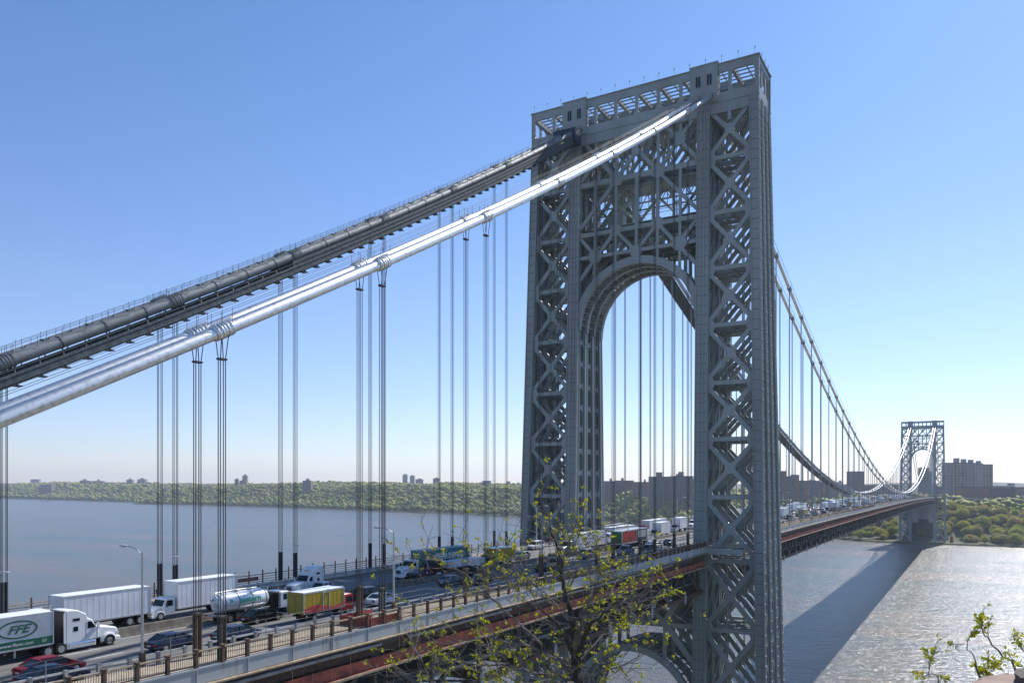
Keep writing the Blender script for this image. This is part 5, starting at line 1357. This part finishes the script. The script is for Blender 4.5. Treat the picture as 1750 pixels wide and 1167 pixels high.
def bld(x0, x1, ytop, D, fm, lab, pent=(), setb=0, depth=None, wings=0):
    global nb; nb += 1
    wd = (x1-x0)/FOC*D*1.0; p = at((x0+x1)/2, D); zt = zpx(ytop, D); dp = depth or min(wd*.8, 26)
    px_, py_ = p.x+FWD.x*dp/2, p.y+FWD.y*dp/2
    g = min(ground(px_,py_), zt-8) - 6; h = zt-g
    root = empty('apartment_building' if zt-g > 24 else 'city_building',(px_,py_,g),YAW-R(90),lab,'building')
    b = MB(); b.box(-wd/2,wd/2,-dp/2,dp/2,0,h); wl = b.build('wall',fm,root)
    r = MB(); r.box(-wd/2-.3,wd/2+.3,-dp/2-.3,-dp/2+.15,h,h+1.1); r.box(-wd/2-.3,wd/2+.3,dp/2-.15,dp/2+.3,h,h+1.1); r.box(-wd/2-.3,-wd/2+.15,-dp/2+.15,dp/2-.15,h,h+1.1); r.box(wd/2-.15,wd/2+.3,-dp/2+.15,dp/2-.15,h,h+1.1); r.box(-wd/2+.15,wd/2-.15,-dp/2+.15,dp/2-.15,h,h+.2); r.build('roof_parapet',ROOFM,root)
    for (a,c,yt) in pent:
        u0, u1 = (a-(x0+x1)/2)/FOC*D, (c-(x0+x1)/2)/FOC*D; q = MB(); q.box(u0,u1,-min(dp*.3,(u1-u0)*.5),min(dp*.3,(u1-u0)*.5),h+.2,zpx(yt,D)-g); q.build('roof_house',fm,root)
    if wings:
        for i in range(wings):
            u = -wd/2+wd*(i+.5)/wings; q = MB(); q.box(u-wd/wings*.22,u+wd/wings*.22,-dp/2-2.4,-dp/2-.01,0,h-.5); q.build('wing',fm,root)
    return root
B = bld
B(52,66,819,5500,F_GR,'pale slab block on the horizon, leftmost building'); B(69,88,828,4330,F_DB,'low dark block half sunk in trees below the leftmost slab')
B(109,114,824.5,4400,F_BR,'tiny brick block right of the low dark block')
B(136,148,821,4460,F_BR,'brown brick block with a small roof tower, left of the stepped row',pent=((141,145,818.5),)); B(148,156,822,4460,F_TN,'tan block between two brown brick blocks on the left hill')
B(158,176,822,4460,F_BR,'wide brown block with roof tower right of the tan one',pent=((165,168,818.8),)); B(166,202,829,4330,F_DB,'long dark terrace below the brown blocks on the left hill',wings=4)
B(178,199,825,4400,F_WH,'pale pinkish building behind the long dark terrace'); B(205,213,825,4400,F_BR,'small brick block right of the long dark terrace')
B(216,225.5,820,4460,F_DB,'narrow dark block with peaked roof house at left',pent=((219,222,817),)); B(226,234,826,4400,F_TN,'low tan block between two tall left hand blocks'); B(234.5,248.6,819,4460,F_GR,'grey twin winged block with roof house at left',pent=((239,244,816.6),))
B(249,256,824,4400,F_BR,'small block attached right of the grey twin winged one'); B(265,272,835,4330,F_WH,'pinkish white house low among the trees'); B(281,292,826,4400,F_DB,'dark block beside the left suspender ropes'); B(262,270,824,4400,F_BR,'low brown block left of the dark suspender pair')
B(304,330,825.5,4400,F_DB,'low row of houses on the hilltop behind suspenders')
B(401,407,819,3500,F_DB,'small dark tower left of the tallest hill tower',pent=((402.5,405.5,817.5),)); B(409.5,414,821,3500,F_BR,'low annex joined to the tallest hill tower'); B(414,422,813,3500,F_TN,'tall tan tower with pointed cap on the wooded hill',pent=((416.5,419.5,810.2),))
B(517,531.5,821.5,2900,F_DB,'dark block with a raised square roof house above the woods',pent=((522,527,817.6),))
for i,(a,b_,y) in enumerate(((533,543,827),(544,553,825.5),(554,562,828),(563,570,824.6),(571,579,827),(580,588,825),(589,597,826.5))): B(a,b_,y,4600,F_GR,'hazy blue distant block, %s of the row right of the dark block' % ordin(i+1))
B(600,608.5,823.5,3600,F_GR,'grey block left of suspender ropes at centre left'); B(611,616.5,825,3000,F_DB,'small black looking block among suspender ropes')
B(688,696,811,4200,F_GR,'left one of the blue grey twin towers',pent=((690.5,693.5,809.4),)); B(700.3,708.3,813,4200,F_GR,'right one of the blue grey twin towers',pent=((703,706,811.4),)); B(710,722.6,819,4000,F_BR,'broad purple grey block just right of the twin towers',pent=((714,719,817.4),))
B(740,751,817.5,3000,F_GR,'small flat block rising over the wooded hill crest',pent=((743.5,747,815.6),)); B(824,839,821.8,2700,F_GR,'grey box building on the hill crest left of the big tower'); B(866,872,822.6,2700,F_WH,'tiny pale building nearest the left leg of the big tower')
B(1029,1052,822.5,1800,F_BR,'long reddish brown block at left under the arch',pent=((1043,1047,817.5),),wings=3); B(1053,1083,821.5,1830,F_DB,'second long brown block under the arch',pent=((1063,1067,816.5),),wings=3); B(1084,1111,824,1750,F_BR,'red brick block in the middle under the arch',pent=((1102,1105,818.8),),wings=3)
B(1112,1146,815,1650,F_DB,'tall dark block left one of two under the arch',pent=((1124,1133,806.6),),wings=5); B(1149,1185,814,1620,F_DB,'tall dark block right one of two under the arch',pent=((1158,1163,809.5),(1162,1170,805.8)),wings=5); B(1186,1198,819,1900,F_TN,'pale block half hidden by the right tower leg')
B(1206,1222,811,1620,F_DB,'dark tall block seen through the right tower leg'); B(1226,1250,817,1700,F_BR,'brown block seen through lattice of the right leg')
B(1331,1344,805.5,1450,F_DB,'tall dark block right beside the big tower'); B(1344.5,1354,814.5,1480,F_DB,'dark block stepping down beside the tallest one'); B(1354.5,1366,812,1500,F_BR,'brown block with a raised top right of the big tower',pent=((1356,1360,810.6),)); B(1367,1383,822,1420,F_BR,'low brick block left of the black cable',pent=((1371,1373,820),)); B(1384,1400,822,1550,F_DB,'dark low block with chimneys behind suspenders',pent=((1386,1388,819),(1394,1396,820)))
B(1401,1413,824,1500,F_BR,'low brick block below the sagging cable'); B(1414,1432,829,1500,F_GR,'grey low building below the sagging cable'); B(1433,1441,824,1900,F_WH,'small domed pale building left of the dark slab',pent=((1435.5,1438.5,820.5),)); B(1454.5,1477,806,1750,F_DB,'tall dark slab standing alone between the cables'); B(1442,1454,829,1600,F_GR,'low grey roof left of the dark slab')
B(1478,1500,829.5,1650,F_BR,'low row right of the tall dark slab'); B(1501,1520,830,1600,F_TN,'low tan row left of the distant tower'); B(1521,1536,829,1700,F_BR,'low brick row touching the distant tower')
B(1574.5,1588,800,1500,F_TN,'orange brown tower framed by the distant lattice tower',pent=((1577,1584,798),)); B(1588.5,1592.5,806,1520,F_GR,'narrow grey tower beside the orange brown one')
B(1619,1656,791.2,1480,F_SL,'leftmost and widest of the tall ribbed slab towers at right',pent=((1636,1643,782.4),(1648.5,1655,784)),wings=6,depth=20)
B(1656.4,1669,791.6,1540,F_SL,'second of the ribbed slab towers at right',pent=((1660.5,1667,785),),wings=2,depth=20); B(1669.4,1680,792.3,1600,F_SL,'third of the ribbed slab towers at right',pent=((1674,1680,787),),wings=2,depth=20); B(1680.4,1697,794,1560,F_SL,'rightmost of the ribbed slab towers, lowest top',wings=3,depth=20)
B(1648.6,1690,833,1320,F_BR,'long low brown depot building in front of the slab towers',depth=30); B(1690.5,1736,835,1330,F_DB,'darker right half of the long low building',depth=30); B(1726,1734.5,827,1500,F_WH,'small pale block with dark roof house near the right edge'); B(1737,1760,833,1480,F_BR,'dark brick block at the right edge'); B(1700,1724,831,1700,F_BR,'low brown roofs right of the slab towers')
B(1602,1619,832,1700,F_DB,'low dark building behind right leg of the distant tower')
# ridge far behind
rg = MB(); pts_ = []
for px_ in range(-200,2300,25):
    D = 5200; p = at(px_, D); hgt = 84 + 4*math.sin(px_*.013)+3*math.sin(px_*.041+1) + (8 if px_ > 1650 else 0); pts_.append((p.x,p.y,hgt))
for i in range(len(pts_)-1):
    a,b_ = pts_[i],pts_[i+1]; fx,fy = FWD.x*420,FWD.y*420
    rg.add([(a[0]-fx,a[1]-fy,0),(b_[0]-fx,b_[1]-fy,0),b_,a,(a[0]+fx,a[1]+fy,20),(b_[0]+fx,b_[1]+fy,20)],[(0,1,2,3),(3,2,5,4)])
tag(rg.build('far_hills', MATS['land']), 'low blue hills on the horizon', kind='structure')

# far tower abutment, lighthouse, viaduct
ab = empty('bridge_abutment',(1092,0,0),0,'huge pale masonry abutment with a dark portal behind the distant tower','abutment')
shade_stone = mat('shaded_masonry',(.05,.055,.06),.9,0,.2,.1)  # lower wall and portal: their shadow is put into this near black colour
MB().box(0,3,-14.5,14.5,27,55).build('upper_wall', CONCL, ab)
q = MB(); q.box(0,3,-14.5,-7.5,0,27); q.box(0,3,7.5,14.5,0,27); q.box(1.2,3,-7.5,7.5,0,27); q.build('pier_wall', shade_stone, ab)
MB().box(-.4,0,-6.5,6.5,26,32).build('portal_lintel', shade_stone, ab)
lh = empty('lighthouse',(1064,-35.5,1.5),0,'little red lighthouse at the foot of the distant tower','lighthouse')
lr = mat('lighthouse_red',(.30,.02,.02),.5)
MB().tube([(0,0,0),(0,0,8)],2.3,14,r1=1.7).build('body',lr,lh); q = MB(); q.tube([(0,0,8),(0,0,8.3)],2.2,14); q.build('gallery',BLACK,lh); MB().tube([(0,0,8.3),(0,0,10)],1.1,10).build('lantern',GLASS,lh); MB().tube([(0,0,10),(0,0,11.2)],[1.4,.1],10).build('cap',WHITE,lh)
vd = empty('viaduct',(1085,-22,50),0,'thin grey elevated road curving away right of the distant tower','viaduct')
O_ = Vector((1085,-22,50)); q = MB(); vp = [(1618,849,1215),(1650,851,1235),(1690,855,1255),(1736,859.5,1270),(1790,866,1290)]
for i in range(len(vp)-1):
    a = W(*vp[i])-O_; b_ = W(*vp[i+1])-O_; q.beam(a,b_,9,1.6,up=(0,0,1))
q.build('road_deck', CONCL, vd)
for i,(px_,py_,D) in enumerate(((1621,851,1205),(1660,853,1238),(1700,857,1258),(1740,861,1272))):
    a = W(px_,py_,D); g = ground(a.x,a.y); q = MB(); q.box(a.x-O_.x-1,a.x-O_.x+1,a.y-O_.y-1,a.y-O_.y+1,g-3-O_.z,a.z-O_.z-1); q.build('support_pier', CONCL, vd)
pa = MB(); ys = np.arange(-900,900,30)
for a,b_ in zip(ys[:-1],ys[1:]): pa.add([(shore(a)+3,a,ground(shore(a)+6,a)+.25),(shore(b_)+3,b_,ground(shore(b_)+6,b_)+.25),(shore(b_)+11,b_,ground(shore(b_)+9,b_)+.3),(shore(a)+11,a,ground(shore(a)+9,a)+.3)],[(0,3,2,1)])
tag(pa.build('shore_path', mat('verge_grass',(.13,.16,.04),.9,0,.3,.05)), 'grassy verge and path along the far bank', kind='structure')

# ------------------------------------------------------------------ haze
hz = bpy.data.materials.new('haze_air'); hz.use_nodes = True; nt = hz.node_tree; nt.nodes.clear()
pv = nt.nodes.new('ShaderNodeVolumePrincipled'); pv.inputs['Density'].default_value = .00007; pv.inputs['Color'].default_value = (.72,.83,1,1); pv.inputs['Anisotropy'].default_value = .25
om = nt.nodes.new('ShaderNodeOutputMaterial'); nt.links.new(pv.outputs[0], om.inputs['Volume'])
o = MB().box(-420,6600,-3100,8100,-12,210).build('haze', hz); tag(o, 'thin bluish air between the lookout and the far shore', kind='stuff')
